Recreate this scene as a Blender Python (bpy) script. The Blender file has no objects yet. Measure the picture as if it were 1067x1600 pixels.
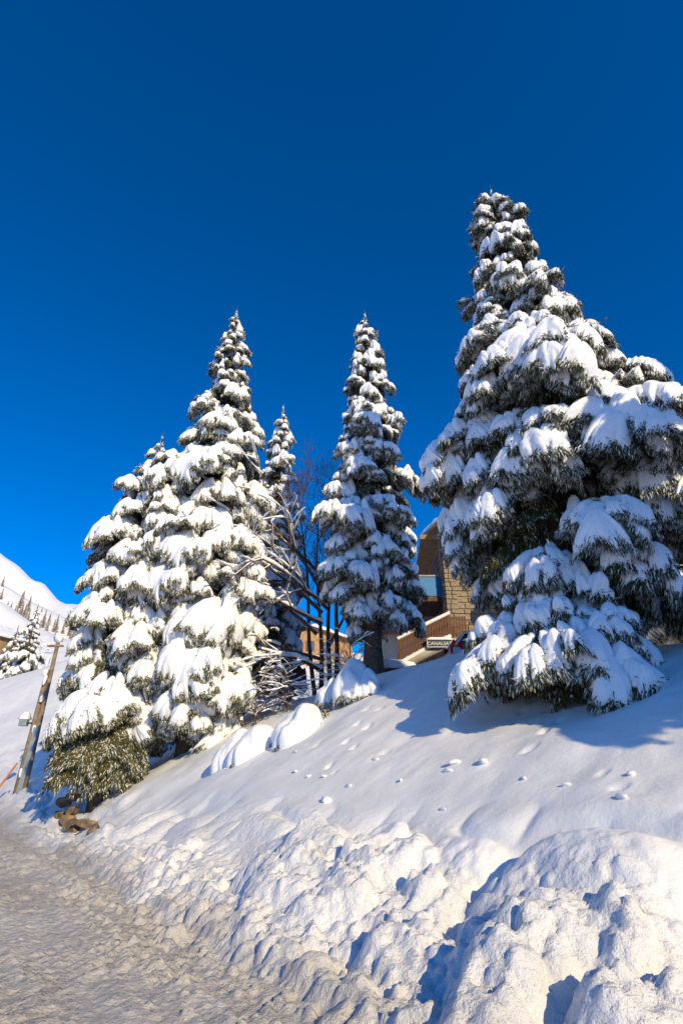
import bpy, bmesh, math
import numpy as np
from mathutils import Vector, Matrix, Euler

R = math.radians
scene = bpy.context.scene
COL = scene.collection

# ------------------------------------------------------------------ camera, sky, sun, exposure
SUN_AZ, SUN_EL = 151.0, 24.0            # azimuth from +Y towards +X, elevation
cam_d = bpy.data.cameras.new('camera')
cam_d.sensor_fit = 'VERTICAL'
cam_d.sensor_height = 36.0
cam_d.lens = 18.9
cam_d.clip_start = 0.05
cam_d.clip_end = 6000
cam = bpy.data.objects.new('camera', cam_d)
COL.objects.link(cam)
cam.location = (0, 0, 1.6)
cam.rotation_euler = (R(90 + 26), 0, 0)
scene.camera = cam

world = bpy.data.worlds.new('World')
scene.world = world
world.use_nodes = True
wn = world.node_tree
bg = wn.nodes['Background']
sky = wn.nodes.new('ShaderNodeTexSky')
sky.sky_type = 'NISHITA'
sky.sun_disc = False
sky.sun_elevation = R(SUN_EL)
sky.sun_rotation = R(SUN_AZ)
sky.altitude = 3000
sky.air_density = 1.0
sky.dust_density = 0.0
sky.ozone_density = 9.0
hs = wn.nodes.new('ShaderNodeHueSaturation')
hs.inputs['Saturation'].default_value = 1.17
hs.inputs['Value'].default_value = 1.30
wn.links.new(sky.outputs[0], hs.inputs['Color'])
wn.links.new(hs.outputs[0], bg.inputs[0])
bg.inputs[1].default_value = 0.15

sun_d = bpy.data.lights.new('sun', 'SUN')
sun_d.energy = 4.4
sun_d.angle = R(0.5)
sun_d.color = (1.0, 0.81, 0.48)
sun = bpy.data.objects.new('sun', sun_d)
COL.objects.link(sun)
sv = Vector((math.sin(R(SUN_AZ)) * math.cos(R(SUN_EL)), math.cos(R(SUN_AZ)) * math.cos(R(SUN_EL)), math.sin(R(SUN_EL))))
sun.rotation_euler = sv.to_track_quat('Z', 'Y').to_euler()
sun.location = (30, -25, 30)

scene.cycles.diffuse_bounces = 8
scene.cycles.max_bounces = 12

vs = scene.view_settings
vs.view_transform = 'Standard'
vs.look = 'None'
vs.exposure = 0.0
vs.gamma = 1.0
vs.use_curve_mapping = False

# ------------------------------------------------------------------ helpers
def tag(o, label=None, cat=None, group=None, kind=None):
    if label: o['label'] = label
    if cat: o['category'] = cat
    if group: o['group'] = group
    if kind: o['kind'] = kind
    return o

def empty(name, loc, rz=0.0):
    o = bpy.data.objects.new(name, None)
    COL.objects.link(o)
    o.location = loc
    o.rotation_euler = (0, 0, rz)
    o.empty_display_size = 0.2
    return o

def link(name, me, parent=None, loc=None, rot=None, scale=None):
    o = bpy.data.objects.new(name, me)
    COL.objects.link(o)
    if parent is not None: o.parent = parent
    if loc is not None: o.location = loc
    if rot is not None: o.rotation_euler = rot
    if scale is not None: o.scale = scale
    return o

def np_mesh(name, V, Q, mats, smooth=True, mat_idx=None, attrs=None):
    """V (n,3); Q (m,k) with k = 3 or 4, or a list of such arrays"""
    me = bpy.data.meshes.new(name)
    V = np.asarray(V, dtype=np.float32)
    if not isinstance(Q, (list, tuple)): Q = [Q]
    Q = [np.asarray(q, dtype=np.int32) for q in Q if len(q)]
    me.vertices.add(len(V))
    me.vertices.foreach_set('co', V.ravel())
    loops = np.concatenate([q.ravel() for q in Q])
    tot = np.concatenate([np.full(len(q), q.shape[1], dtype=np.int32) for q in Q])
    start = np.concatenate([[0], np.cumsum(tot)[:-1]]).astype(np.int32)
    me.loops.add(len(loops))
    me.loops.foreach_set('vertex_index', loops)
    me.polygons.add(len(tot))
    me.polygons.foreach_set('loop_start', start)
    me.polygons.foreach_set('loop_total', tot)
    if smooth is True:
        me.polygons.foreach_set('use_smooth', np.ones(len(tot), dtype=bool))
    elif smooth is not False:
        me.polygons.foreach_set('use_smooth', np.asarray(smooth, dtype=bool))
    if mat_idx is not None:
        me.polygons.foreach_set('material_index', np.asarray(mat_idx, dtype=np.int32))
    for m in (mats if isinstance(mats, (list, tuple)) else [mats]):
        me.materials.append(m)
    if attrs:
        for an, av in attrs.items():
            at = me.attributes.new(an, 'FLOAT', 'POINT')
            at.data.foreach_set('value', np.asarray(av, dtype=np.float32))
    me.update(calc_edges=True)
    return me

# ---- noise
def _h(ix, iy, iz, seed):
    with np.errstate(over='ignore'):
        h = (ix.astype(np.uint32) * np.uint32(374761393) + iy.astype(np.uint32) * np.uint32(668265263)
             + iz.astype(np.uint32) * np.uint32(2147483647 - 57) + np.uint32(seed * 9781 + 77) * np.uint32(2654435761))
        h = (h ^ (h >> np.uint32(13))) * np.uint32(1274126177)
        h = (h ^ (h >> np.uint32(16))) * np.uint32(2246822519)
        h = h ^ (h >> np.uint32(15))
    return h.astype(np.float64) / 4294967295.0

def vn2(x, y, seed=0):
    x = np.asarray(x, dtype=np.float64); y = np.asarray(y, dtype=np.float64)
    x, y = np.broadcast_arrays(x, y)
    ix = np.floor(x).astype(np.int64); iy = np.floor(y).astype(np.int64)
    fx = x - ix; fy = y - iy
    ux = fx * fx * fx * (fx * (fx * 6 - 15) + 10); uy = fy * fy * fy * (fy * (fy * 6 - 15) + 10)
    z = np.zeros_like(ix)
    a = _h(ix, iy, z, seed); b = _h(ix + 1, iy, z, seed); c = _h(ix, iy + 1, z, seed); d = _h(ix + 1, iy + 1, z, seed)
    return (a * (1 - ux) + b * ux) * (1 - uy) + (c * (1 - ux) + d * ux) * uy

def fbm(x, y, seed=0, o=4, g=0.5):
    r = 0; a = 1; t = 0
    for k in range(o):
        r = r + a * vn2(np.asarray(x) * 2 ** k * (1 + .03 * k) + 13.7 * k, np.asarray(y) * 2 ** k + 7.1 * k, seed + k)
        t += a; a *= g
    return r / t

def sm(x, a, b):
    t = np.clip((np.asarray(x, dtype=np.float64) - a) / (b - a), 0, 1)
    return t * t * (3 - 2 * t)

# ------------------------------------------------------------------ materials
def new_mat(name):
    m = bpy.data.materials.new(name)
    m.use_nodes = True
    nt = m.node_tree
    b = nt.nodes['Principled BSDF']
    return m, nt, b

def noise_node(nt, scale, detail=3.0, coord='Object', rough=0.5):
    tc = nt.nodes.new('ShaderNodeTexCoord')
    n = nt.nodes.new('ShaderNodeTexNoise')
    n.inputs['Scale'].default_value = scale
    n.inputs['Detail'].default_value = detail
    n.inputs['Roughness'].default_value = rough
    nt.links.new(tc.outputs[coord], n.inputs['Vector'])
    return n

def ramp(nt, src, stops):
    r = nt.nodes.new('ShaderNodeValToRGB')
    while len(r.color_ramp.elements) < len(stops): r.color_ramp.elements.new(0.5)
    for e, (p, c) in zip(r.color_ramp.elements, stops):
        e.position = p; e.color = (*c, 1)
    nt.links.new(src, r.inputs[0])
    return r

def bump(nt, b, src, strength, dist, prev=None):
    bp = nt.nodes.new('ShaderNodeBump')
    bp.inputs['Strength'].default_value = strength
    bp.inputs['Distance'].default_value = dist
    nt.links.new(src, bp.inputs['Height'])
    if prev is not None: nt.links.new(prev.outputs[0], bp.inputs['Normal'])
    nt.links.new(bp.outputs[0], b.inputs['Normal'])
    return bp

def mat_noise(name, c0, c1, scale=6.0, rough=0.7, bstr=0.0, bdist=0.02, bscale=None, coord='Object', detail=4.0, spec=0.3, metallic=0.0):
    m, nt, b = new_mat(name)
    n = noise_node(nt, scale, detail, coord)
    r = ramp(nt, n.outputs['Fac'], [(0.3, c0), (0.7, c1)])
    nt.links.new(r.outputs[0], b.inputs['Base Color'])
    b.inputs['Roughness'].default_value = rough
    b.inputs['Specular IOR Level'].default_value = spec
    b.inputs['Metallic'].default_value = metallic
    if bstr > 0:
        n2 = noise_node(nt, bscale or scale * 3, 4.0, coord)
        bump(nt, b, n2.outputs['Fac'], bstr, bdist)
    return m

def snow_mat(name, c0, c1, scale, b1=(30.0, 0.25, 0.02), b2=None, coord='Object'):
    m, nt, b = new_mat(name)
    n = noise_node(nt, scale, 5.0, coord)
    r = ramp(nt, n.outputs['Fac'], [(0.3, c0), (0.7, c1)])
    nt.links.new(r.outputs[0], b.inputs['Base Color'])
    b.inputs['Roughness'].default_value = 0.62
    b.inputs['Specular IOR Level'].default_value = 0.25
    n1 = noise_node(nt, b1[0], 5.0, coord, 0.6)
    bp = bump(nt, b, n1.outputs['Fac'], b1[1], b1[2])
    if b2:
        n2 = noise_node(nt, b2[0], 4.0, coord, 0.6)
        bump(nt, b, n2.outputs['Fac'], b2[1], b2[2], bp)
    return m

M = {}
M['snow'] = snow_mat('fresh_snow', (0.86, 0.87, 0.89), (0.91, 0.91, 0.92), 3.0, (9.0, 0.35, 0.05), (45.0, 0.25, 0.012))
def grit_mat():
    m = snow_mat('ploughed_snow', (0.80, 0.79, 0.765), (0.90, 0.895, 0.885), 1.8, (14.0, 0.7, 0.05), (60.0, 0.7, 0.014))
    nt = m.node_tree; b = nt.nodes['Principled BSDF']
    src = b.inputs['Base Color'].links[0].from_socket
    n = noise_node(nt, 7.0, 6.0, rough=.65)
    r = ramp(nt, n.outputs['Fac'], [(0.32, (0.36, 0.325, 0.27)), (0.68, (0.60, 0.56, 0.495))])
    at = nt.nodes.new('ShaderNodeAttribute'); at.attribute_name = 'grit'
    mx = nt.nodes.new('ShaderNodeMix'); mx.data_type = 'RGBA'
    nt.links.new(at.outputs['Fac'], mx.inputs['Factor']); nt.links.new(src, mx.inputs['A']); nt.links.new(r.outputs[0], mx.inputs['B'])
    nt.links.new(mx.outputs['Result'], b.inputs['Base Color'])
    ar = nt.nodes.new('ShaderNodeAttribute'); ar.attribute_name = 'rough'
    for bp in [n_ for n_ in nt.nodes if n_.type == 'BUMP']:
        mm = nt.nodes.new('ShaderNodeMath'); mm.operation = 'MULTIPLY_ADD'
        nt.links.new(ar.outputs['Fac'], mm.inputs[0]); mm.inputs[1].default_value = 0.62; mm.inputs[2].default_value = 0.20
        nt.links.new(mm.outputs[0], bp.inputs['Strength'])
    return m
M['bank'] = M['road'] = M['slope'] = grit_mat()
M['far_snow'] = snow_mat('mountain_snow', (0.84, 0.85, 0.86), (0.90, 0.90, 0.90), 0.02, (0.06, 0.5, 3.0), (0.4, 0.3, 0.4))
M['bark'] = mat_noise('spruce_bark', (0.05, 0.034, 0.024), (0.15, 0.105, 0.075), 9.0, 0.9, 0.8, 0.03, 24.0)
M['twig_bark'] = mat_noise('twig_bark', (0.06, 0.035, 0.025), (0.14, 0.085, 0.06), 5.0, 0.85)
M['cone'] = mat_noise('cone_scales', (0.17, 0.075, 0.03), (0.34, 0.17, 0.07), 20.0, 0.7)
M['old_wood'] = mat_noise('weathered_wood', (0.16, 0.12, 0.08), (0.34, 0.26, 0.17), 7.0, 0.85, 0.5, 0.01, 30.0)
M['brown_wood'] = mat_noise('brown_stained_wood', (0.085, 0.04, 0.022), (0.20, 0.10, 0.055), 4.0, 0.75, 0.4, 0.01, 30.0)
M['gold_wood'] = mat_noise('honey_pine_boards', (0.30, 0.17, 0.07), (0.46, 0.28, 0.13), 3.0, 0.7, 0.3, 0.01, 25.0)
M['stone'] = mat_noise('warm_stone', (0.22, 0.17, 0.115), (0.42, 0.34, 0.24), 2.2, 0.9, 0.6, 0.02, 14.0)
M['rock'] = mat_noise('ochre_rock', (0.11, 0.075, 0.045), (0.34, 0.24, 0.15), 5.0, 0.9, 0.7, 0.03, 12.0)
M['mortar'] = mat_noise('mortar', (0.30, 0.26, 0.21), (0.40, 0.35, 0.29), 8.0, 0.95)
M['plaster'] = mat_noise('white_plaster', (0.68, 0.65, 0.60), (0.78, 0.76, 0.71), 2.0, 0.9, 0.2, 0.01, 30.0)
M['cream'] = mat_noise('cream_plaster', (0.60, 0.52, 0.40), (0.70, 0.62, 0.49), 2.0, 0.9)
M['red_roof'] = mat_noise('faded_red_roof', (0.30, 0.11, 0.09), (0.42, 0.18, 0.14), 3.0, 0.8)
M['concrete'] = mat_noise('pale_concrete', (0.36, 0.33, 0.28), (0.48, 0.45, 0.39), 3.0, 0.9, 0.2, 0.01, 30.0)
M['blue_paint'] = mat_noise('blue_panel', (0.03, 0.20, 0.48), (0.05, 0.25, 0.55), 2.0, 0.5)
M['sign_blue'] = mat_noise('sign_navy', (0.012, 0.022, 0.05), (0.02, 0.035, 0.075), 2.0, 0.4)
M['sign_white'] = mat_noise('sign_white', (0.75, 0.76, 0.78), (0.80, 0.80, 0.82), 2.0, 0.5)
M['orange'] = mat_noise('orange_stake_paint', (0.52, 0.17, 0.05), (0.66, 0.25, 0.09), 6.0, 0.7)
M['galv'] = mat_noise('galvanised_steel', (0.30, 0.33, 0.30), (0.42, 0.45, 0.42), 8.0, 0.45, metallic=0.5)
M['silver'] = mat_noise('silver_car_paint', (0.50, 0.49, 0.47), (0.56, 0.55, 0.53), 1.0, 0.28, spec=0.6, metallic=0.3)
M['dark_paint'] = mat_noise('dark_car_paint', (0.03, 0.04, 0.07), (0.05, 0.06, 0.09), 1.0, 0.3, spec=0.5)
M['rubber'] = mat_noise('rubber', (0.012, 0.012, 0.012), (0.03, 0.03, 0.03), 5.0, 0.85)
M['black_trim'] = mat_noise('black_trim', (0.01, 0.01, 0.012), (0.03, 0.03, 0.03), 5.0, 0.5)
M['rim'] = mat_noise('wheel_rim', (0.35, 0.35, 0.36), (0.48, 0.48, 0.5), 3.0, 0.35, metallic=0.7)
M['red_lens'] = mat_noise('red_lens', (0.50, 0.008, 0.008), (0.66, 0.02, 0.015), 3.0, 0.2, spec=0.6)
M['car_glass'] = mat_noise('car_glass', (0.012, 0.025, 0.022), (0.02, 0.04, 0.035), 2.0, 0.06, spec=0.7)
M['win_glass'] = mat_noise('window_glass', (0.05, 0.07, 0.10), (0.10, 0.13, 0.18), 2.0, 0.05, spec=0.7)
M['larch'] = mat_noise('bare_larch_twigs', (0.28, 0.20, 0.135), (0.46, 0.37, 0.28), 0.6, 0.9)

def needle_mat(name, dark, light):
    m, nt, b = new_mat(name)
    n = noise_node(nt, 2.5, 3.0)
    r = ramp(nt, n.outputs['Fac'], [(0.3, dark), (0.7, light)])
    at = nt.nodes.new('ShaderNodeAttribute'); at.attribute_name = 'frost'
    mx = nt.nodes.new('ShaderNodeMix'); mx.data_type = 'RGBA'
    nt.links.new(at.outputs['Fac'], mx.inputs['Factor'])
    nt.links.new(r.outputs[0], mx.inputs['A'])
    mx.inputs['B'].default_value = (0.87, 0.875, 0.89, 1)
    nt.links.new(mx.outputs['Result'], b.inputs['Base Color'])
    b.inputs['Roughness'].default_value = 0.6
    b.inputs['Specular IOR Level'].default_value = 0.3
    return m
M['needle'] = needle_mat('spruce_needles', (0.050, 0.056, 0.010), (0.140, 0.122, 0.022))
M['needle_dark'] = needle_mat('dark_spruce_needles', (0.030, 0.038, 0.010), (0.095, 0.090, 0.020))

# ------------------------------------------------------------------ the ground
A = np.array([-0.58, 0.8146]); N = np.array([0.8146, 0.58]); OFF = 2.98

def bend(s):
    t = np.clip(np.asarray(s, dtype=np.float64) - 30, 0, None)
    return np.where(t < 35, 0.010 * t * t, 0.010 * 35 * 35 + 0.7 * (t - 35))

def to_xy(s, w):
    k = w - bend(s) + OFF
    return s * A[0] + k * N[0], s * A[1] + k * N[1]

def to_sw(x, y):
    s = x * A[0] + y * A[1]
    return s, x * N[0] + y * N[1] - OFF + bend(s)

def H_smooth(s, w):
    """land form without the rough detail"""
    s = np.asarray(s, dtype=np.float64); w = np.asarray(w, dtype=np.float64)
    bh = 0.70 - 0.14 * (1 - sm(s, 2.5, 6.5)) + 0.30 * (fbm(s * 0.33, 3.1, 5, 2) - .5) + 0.55 * sm(s, 16, 29)
    z = 0.10 * sm(w, -0.10, 0.06) * sm(w, -3, 0) + bh * (0.42 * sm(w, -0.15, 0.95) + 0.58 * sm(w, 0.75, 2.0))
    k = 0.47 + 0.09 * sm(s, 4, 12) - 0.08 * sm(s, 15, 20)
    up = np.clip(w - 1.9, 0, None)
    crest = 6.8 + 0.9 * (fbm(s * 0.2, 9.3, 11, 2) - .5) + 5 * sm(s, 26, 50)
    # rises at k, rolls over to a terrace at the crest
    soft = crest - np.log1p(np.exp(np.clip((crest - up) * 2.0, -40, 40))) / 2.0
    soft = soft - (crest - np.log1p(np.exp(crest * 2.0)) / 2.0)
    z = z + k * np.where(up > 0, soft, 0) + 0.12 * sm(w, 1.6, 3.0)
    # terrace dips a little behind the crest, then the hillside goes on up
    z = z - 0.25 * sm(w, 10.0, 12.0) * (1 - sm(s, 28, 36))
    far0 = 26.0
    hw = np.clip(w - far0, 0, None)
    z = z + 7 * (1 - np.exp(-hw * 0.25 / 7)) * (1 - 0.6 * sm(w, 100, 300))
    hx, hy = to_xy(s, w)
    z = z + 6.0 * np.exp(-((hx + 18) ** 2 + (hy - 60) ** 2) / (2 * 14.0 ** 2))
    # valley side of the road
    lw = np.clip(-w - 6.6, 0, None)
    z = z + 0.9 * sm(-w, 6.3, 7.6) - 0.25 * np.clip(lw - 1.2, 0, 60)
    z = z + (fbm(s * 0.16, w * 0.22, 21, 3) - .5) * 0.55 * sm(w, 2.0, 5.0)
    z = z + (fbm(s * 0.75, w * 0.6, 23, 3) - .5) * 0.16 * sm(w, 2.2, 3.6)
    return z

def axis(lo, f0, f1, hi, d, gl, gh):
    mid = np.arange(f0, f1, d)
    a = [f1]; x = f1
    while x < hi:
        x += d + gh * (x - f1); a.append(x)
    b = []; x = f0
    while x > lo:
        x -= d + gl * (f0 - x); b.append(x)
    return np.concatenate([b[::-1], mid, a])

S = axis(-700, 1.0, 9.0, 1100, 0.026, 0.06, 0.0150)
W = axis(-500, -2.4, 2.4, 900, 0.026, 0.10, 0.0200)
i_road = int(np.argmin(abs(W - 0.0))); i_bank = int(np.argmin(abs(W - 3.2)))
SS, WW = np.meshgrid(S, W, indexing='ij')
Z = H_smooth(SS, WW)
rng = np.random.default_rng(4)
near = 1 - sm(SS, 30, 70)

# --- bank relief: soft rounded heaps above, broken snow below
def soft_lumps(f):
    return 1 - (1 - np.abs(2 * f - 1)) ** 2          # rounded tops, creased valleys
env = sm(WW, 0.0, 0.6) * (1 - sm(WW, 1.7 + 0.5 * (1 - sm(SS, 4, 8)), 2.7 + 0.5 * (1 - sm(SS, 4, 8))))
warp = (fbm(SS * 0.6, WW * 0.6, 31, 2) - .5) * 1.1
rough = 1 - sm(SS, 4.5, 9.5)                           # coarser blocks close by on the right
big = soft_lumps(vn2(SS * 0.62 + warp, WW * 0.95 - warp * .6, 33))
Z += env * (0.55 + 0.30 * rough) * near * (0.42 * big - 0.26)
med = soft_lumps(vn2(SS * 1.25 + warp, WW * 1.9 + warp, 37))
Z += env * near * (0.14 * med - 0.07)
low = sm(WW, -0.45, 0.25) * (1 - sm(WW, 0.5 + 1.0 * rough, 1.5 + 1.0 * rough))
crum = soft_lumps(fbm(SS * 3.8 + warp, WW * 5.0, 41, 2))
Z += low * near * (0.085 * crum - 0.045)
Z += low * near * 0.06 * (fbm(SS * 9, WW * 9, 43, 3, .75) - .5) * 2
Z += env * (1 - low) * near * 0.02 * (fbm(SS * 6, WW * 6, 45, 3, .6) - .5) * 2
Z -= near * 0.40 * np.exp(-((SS - 18.6) / 1.7) ** 2) * sm(WW, 0.1, 0.6) * (1 - sm(WW, 1.1, 1.9))
# --- road relief: packed ruts, scraped crust, crumbs
road = 1 - sm(WW, -0.5, 0.15)
onroad = road * sm(WW, -6.6, -6.0)
Z += onroad * near * 0.05 * (fbm(SS * 0.25, WW * 2.6, 51, 3) - .5) * 2
EE = .52 * SS + .85 * WW; FF = .85 * SS - .52 * WW
crust = fbm(EE * 3.2, FF * 8.5, 53, 4, 0.65)
TRACK = np.exp(-((WW + 1.35 + .1 * np.sin(SS * .5)) / .34) ** 2) + np.exp(-((WW + 2.95 + .1 * np.sin(SS * .5)) / .34) ** 2)
Z -= onroad * near * 0.03 * TRACK
Z += onroad * near * (1 - .55 * np.clip(TRACK, 0, 1)) * 0.095 * (crust - .5) * 2 * (0.4 + 0.9 * sm(fbm(SS * .6, WW * .9, 57, 2), .35, .65))
Z += onroad * near * 0.016 * (vn2(SS * 18, WW * 18, 55) - .5)
# --- very fine softness on the slope
Z += sm(WW, 2.0, 3.4) * near * (0.010 * (fbm(SS * 5, WW * 5, 61, 3) - .5) + 0.05 * (fbm(SS * 1.4, WW * .9, 63, 3) - .5))
ROUGH = np.clip(1 - sm(WW, 1.2, 2.6) + 0.3 * onroad, 0, 1) * near
GRIT = sm(WW, -6.9, -6.3) * (1 - sm(WW + 0.9 * (fbm(SS * .9, WW * .9, 81, 3) - .5), -0.25, 0.55)) * (0.8 + 0.4 * (fbm(SS * .35, WW * 1.6, 83, 3) - .5))

LUMP = np.zeros_like(Z)
def splat(s0, w0, r, h, squash=1.0, ang=0.0, block=False, tl=(0.5, -0.5)):
    R_ = r * max(1.0, squash)
    i0, i1 = np.searchsorted(S, (s0 - R_, s0 + R_)); j0, j1 = np.searchsorted(W, (w0 - R_, w0 + R_))
    if i1 <= i0 or j1 <= j0: return
    a = SS[i0:i1, j0:j1] - s0; b = WW[i0:i1, j0:j1] - w0
    c_, s_ = math.cos(ang), math.sin(ang)
    d2 = ((a * c_ + b * s_) / squash) ** 2 + (-a * s_ + b * c_) ** 2
    bmp = h * np.sqrt(np.clip(1 - d2 / (r * r), 0, None))
    if block:                                # angular clod: flat tilted top, steep broken sides
        e1 = np.abs(a * c_ + b * s_) / squash; e2 = np.abs(-a * s_ + b * c_)
        dd = 0.55 * np.sqrt(d2) + 0.45 * np.maximum(e1, e2)
        dd = dd * (0.8 + 0.5 * vn2(SS[i0:i1, j0:j1] * 3.2 / r * .3, WW[i0:i1, j0:j1] * 3.2 / r * .3, 91))
        bmp = h * np.clip(1.9 * (1 - dd / r), 0, 1) ** .8 * (1 + 0.45 * (a * tl[0] + b * tl[1]) / r) * (d2 < r * r * 1.0)
    if h < 0: Z[i0:i1, j0:j1] += bmp * np.sqrt(np.clip(1 - d2 / (r * r), 0, None))
    else: LUMP[i0:i1, j0:j1] = np.maximum(LUMP[i0:i1, j0:j1], bmp)

for k in range(34):                      # heaped blocks thrown up by the plough
    s0 = rng.uniform(-1, 7.5); w0 = rng.uniform(0.2, 1.9)
    r = rng.uniform(0.16, 0.40); splat(s0, w0, r, r * rng.uniform(0.35, 0.7), rng.uniform(1, 1.6), rng.uniform(0, 3.1), True, rng.uniform(-1, 1, 2))
for k in range(620):
    s0 = rng.uniform(-1, 20); w0 = rng.normal(0.3, 0.35) + 0.5 * max(0, 1 - s0 / 7)
    r = 0.04 + 0.13 * rng.random() ** 2.4; splat(s0, w0, r, r * rng.uniform(0.4, 0.85), rng.uniform(1, 1.5), rng.uniform(0, 3.1), True, rng.uniform(-1, 1, 2))
for k in range(5200):                    # broken crumbs at the foot of the bank
    s0 = rng.uniform(-0.5, 20); w0 = -abs(rng.normal(0, 0.5)) + 0.5
    r = rng.uniform(0.022, 0.06); splat(s0, w0, r, r * rng.uniform(0.4, 1.0), 1.3, rng.uniform(0, 3.1), True, rng.uniform(-1, 1, 2))
for k in range(3800):
    s0 = rng.uniform(-0.5, 14); w0 = -3.5 * rng.random() ** 1.5
    r = rng.uniform(0.016, 0.038); splat(s0, w0, r, r * rng.uniform(0.2, 0.5))
Z += LUMP * sm(SS, -3, 0)

# hollows and prints on the smooth slope
for k in range(40):
    s0 = rng.uniform(2, 15); w0 = rng.uniform(3.0, 8.5)
    r = rng.uniform(0.04, 0.09); splat(s0, w0, r, -r * rng.uniform(0.4, 0.8), 1.6, rng.uniform(0, 3))
for (sa, wa, sb, wb, nn) in ((5.2, 4.6, 8.3, 7.4, 13), (9.0, 3.4, 11.4, 6.8, 11)):
    for k in range(nn):
        f = k / (nn - 1); sd_ = (-1) ** k * .12
        splat(sa + (sb - sa) * f + sd_, wa + (wb - wa) * f - sd_ + rng.normal(0, .04), .085, -.075, 1.5, 0.9)

XX, YY = to_xy(SS, WW)
P = np.stack([XX, YY, Z], -1)

def ground_z(x, y):
    s, w = to_sw(x, y)
    i = int(np.clip(np.searchsorted(S, s), 1, len(S) - 1)); j = int(np.clip(np.searchsorted(W, w), 1, len(W) - 1))
    return float(Z[i, j])

def sheet(name, j0, j1, mat):
    Psub = P[:, j0:j1 + 1]
    n, m = Psub.shape[:2]
    idx = np.arange(n * m).reshape(n, m)
    q = np.stack([idx[:-1, :-1], idx[:-1, 1:], idx[1:, 1:], idx[1:, :-1]], -1).reshape(-1, 4)[:, ::-1]
    o = link(name, np_mesh(name, Psub.reshape(-1, 3), q, mat, attrs={'grit': GRIT[:, j0:j1 + 1].ravel(), 'rough': ROUGH[:, j0:j1 + 1].ravel()}))
    o['kind'] = 'structure'
    return o

j_left = int(np.argmin(abs(W + 6.4)))
tag(sheet('valley_ground', 0, j_left, M['slope']), 'snow covered ground on the valley side of the road', kind='structure')
tag(sheet('road', j_left, i_road, M['road']), 'packed crumbly snow covering the road', kind='structure')
tag(sheet('snow_bank', i_road, i_bank, M['bank']), 'lumpy ploughed snow bank along the road edge', kind='structure')
tag(sheet('snow_slope', i_bank, len(W) - 1, M['slope']), 'smooth snow slope rising above the ploughed bank', kind='structure')

# ------------------------------------------------------------------ mountains
def hill(name, crest, front, back, z_front, seed, amp, label, rows=46, power=1.3):
    cx = np.array([c[0] for c in crest], float); cy = np.array([c[1] for c in crest], float); cz = np.array([c[2] for c in crest], float)
    n = 260
    x = np.linspace(cx[0], cx[-1], n); y = np.interp(x, cx, cy); z = np.interp(x, cx, cz)
    z = z + (fbm(x / 30.0, 0.3, seed, 4) - .5) * amp * 0.5
    vs_ = np.linspace(-1, 1, rows)
    V = np.zeros((n, rows, 3))
    for j, v in enumerate(vs_):
        if v <= 0:
            k = 1 + v
            V[:, j, 1] = y + v * front; V[:, j, 2] = z_front + (z - z_front) * (k ** power if k > 0 else 0)
        else:
            V[:, j, 1] = y + v * back; V[:, j, 2] = z - (z + 30) * v ** 1.4
        V[:, j, 0] = x
        V[:, j, 2] += (fbm(V[:, j, 0] / 45.0, V[:, j, 1] / 70.0, seed + 3, 4) - .5) * amp * min(1, abs(v) * 4)
    idx = np.arange(n * rows).reshape(n, rows)
    q = np.stack([idx[:-1, :-1], idx[1:, :-1], idx[1:, 1:], idx[:-1, 1:]], -1).reshape(-1, 4)
    o = link(name, np_mesh(name, V.reshape(-1, 3), q, M['far_snow']))
    tag(o, label, kind='structure')
    return V

MF = hill('mountain', [(-1500, 620, 620), (-722, 700, 452), (-547, 700, 333), (-477, 700, 281), (-450, 700, 264), (-427, 700, 243), (-413, 700, 241),
          (-386, 700, 218), (-367, 700, 208.5), (-345, 700, 207.7), (-284, 700, 200), (-198, 700, 175), (-70, 700, 150), (300, 700, 120)], 420, 500, 20, 71, 12,
          'far white mountain ridge falling from the left edge', power=1.2)
MA = hill('hillside', [(-900, 380, 300), (-369, 420, 176), (-279, 420, 143.5), (-261, 420, 134), (-246, 420, 126), (-234, 420, 121), (-197, 420, 103), (-141, 420, 90),
          (-16, 420, 80), (260, 420, 70)], 250, 300, 8, 75, 8, 'snowy hillside with bare larches below the far ridge', power=1.1)
MB_ = hill('lower_hillside', [(-600, 220, 150), (-197, 230, 81.7), (-150, 230, 70.5), (-144, 230, 66.7), (-134, 230, 60.8), (-120, 230, 55.2), (-104, 230, 51.7), (-63, 230, 47.7),
          (-4, 230, 46), (32, 230, 42), (200, 230, 40)], 150, 170, 4, 79, 4, 'smooth near hillside below the larches', power=1.1)

def hill_z(V, x, y):
    i = int(np.clip(np.searchsorted(V[:, 0, 0], x), 0, len(V) - 1))
    return float(np.interp(y, V[i, :, 1], V[i, :, 2]))

# ------------------------------------------------------------------ mesh bits
def tube_arrays(pts, radii, nseg=6, cap=True):
    pts = np.asarray(pts, float); n = len(pts)
    tan = np.gradient(pts, axis=0); tan /= np.linalg.norm(tan, axis=1)[:, None] + 1e-9
    ref = np.array([0, 0, 1.0]) if abs(tan[0, 2]) < 0.9 else np.array([1.0, 0, 0])
    V = []
    for i in range(n):
        a = np.cross(tan[i], ref); a /= np.linalg.norm(a) + 1e-9
        b = np.cross(tan[i], a)
        th = np.arange(nseg) * 2 * math.pi / nseg
        V.append(pts[i] + radii[i] * (np.cos(th)[:, None] * a + np.sin(th)[:, None] * b))
    V = np.concatenate(V)
    Q = []
    for i in range(n - 1):
        for k in range(nseg):
            k2 = (k + 1) % nseg
            Q.append((i * nseg + k, i * nseg + k2, (i + 1) * nseg + k2, (i + 1) * nseg + k))
    return V, np.array(Q, dtype=np.int32)

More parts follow.
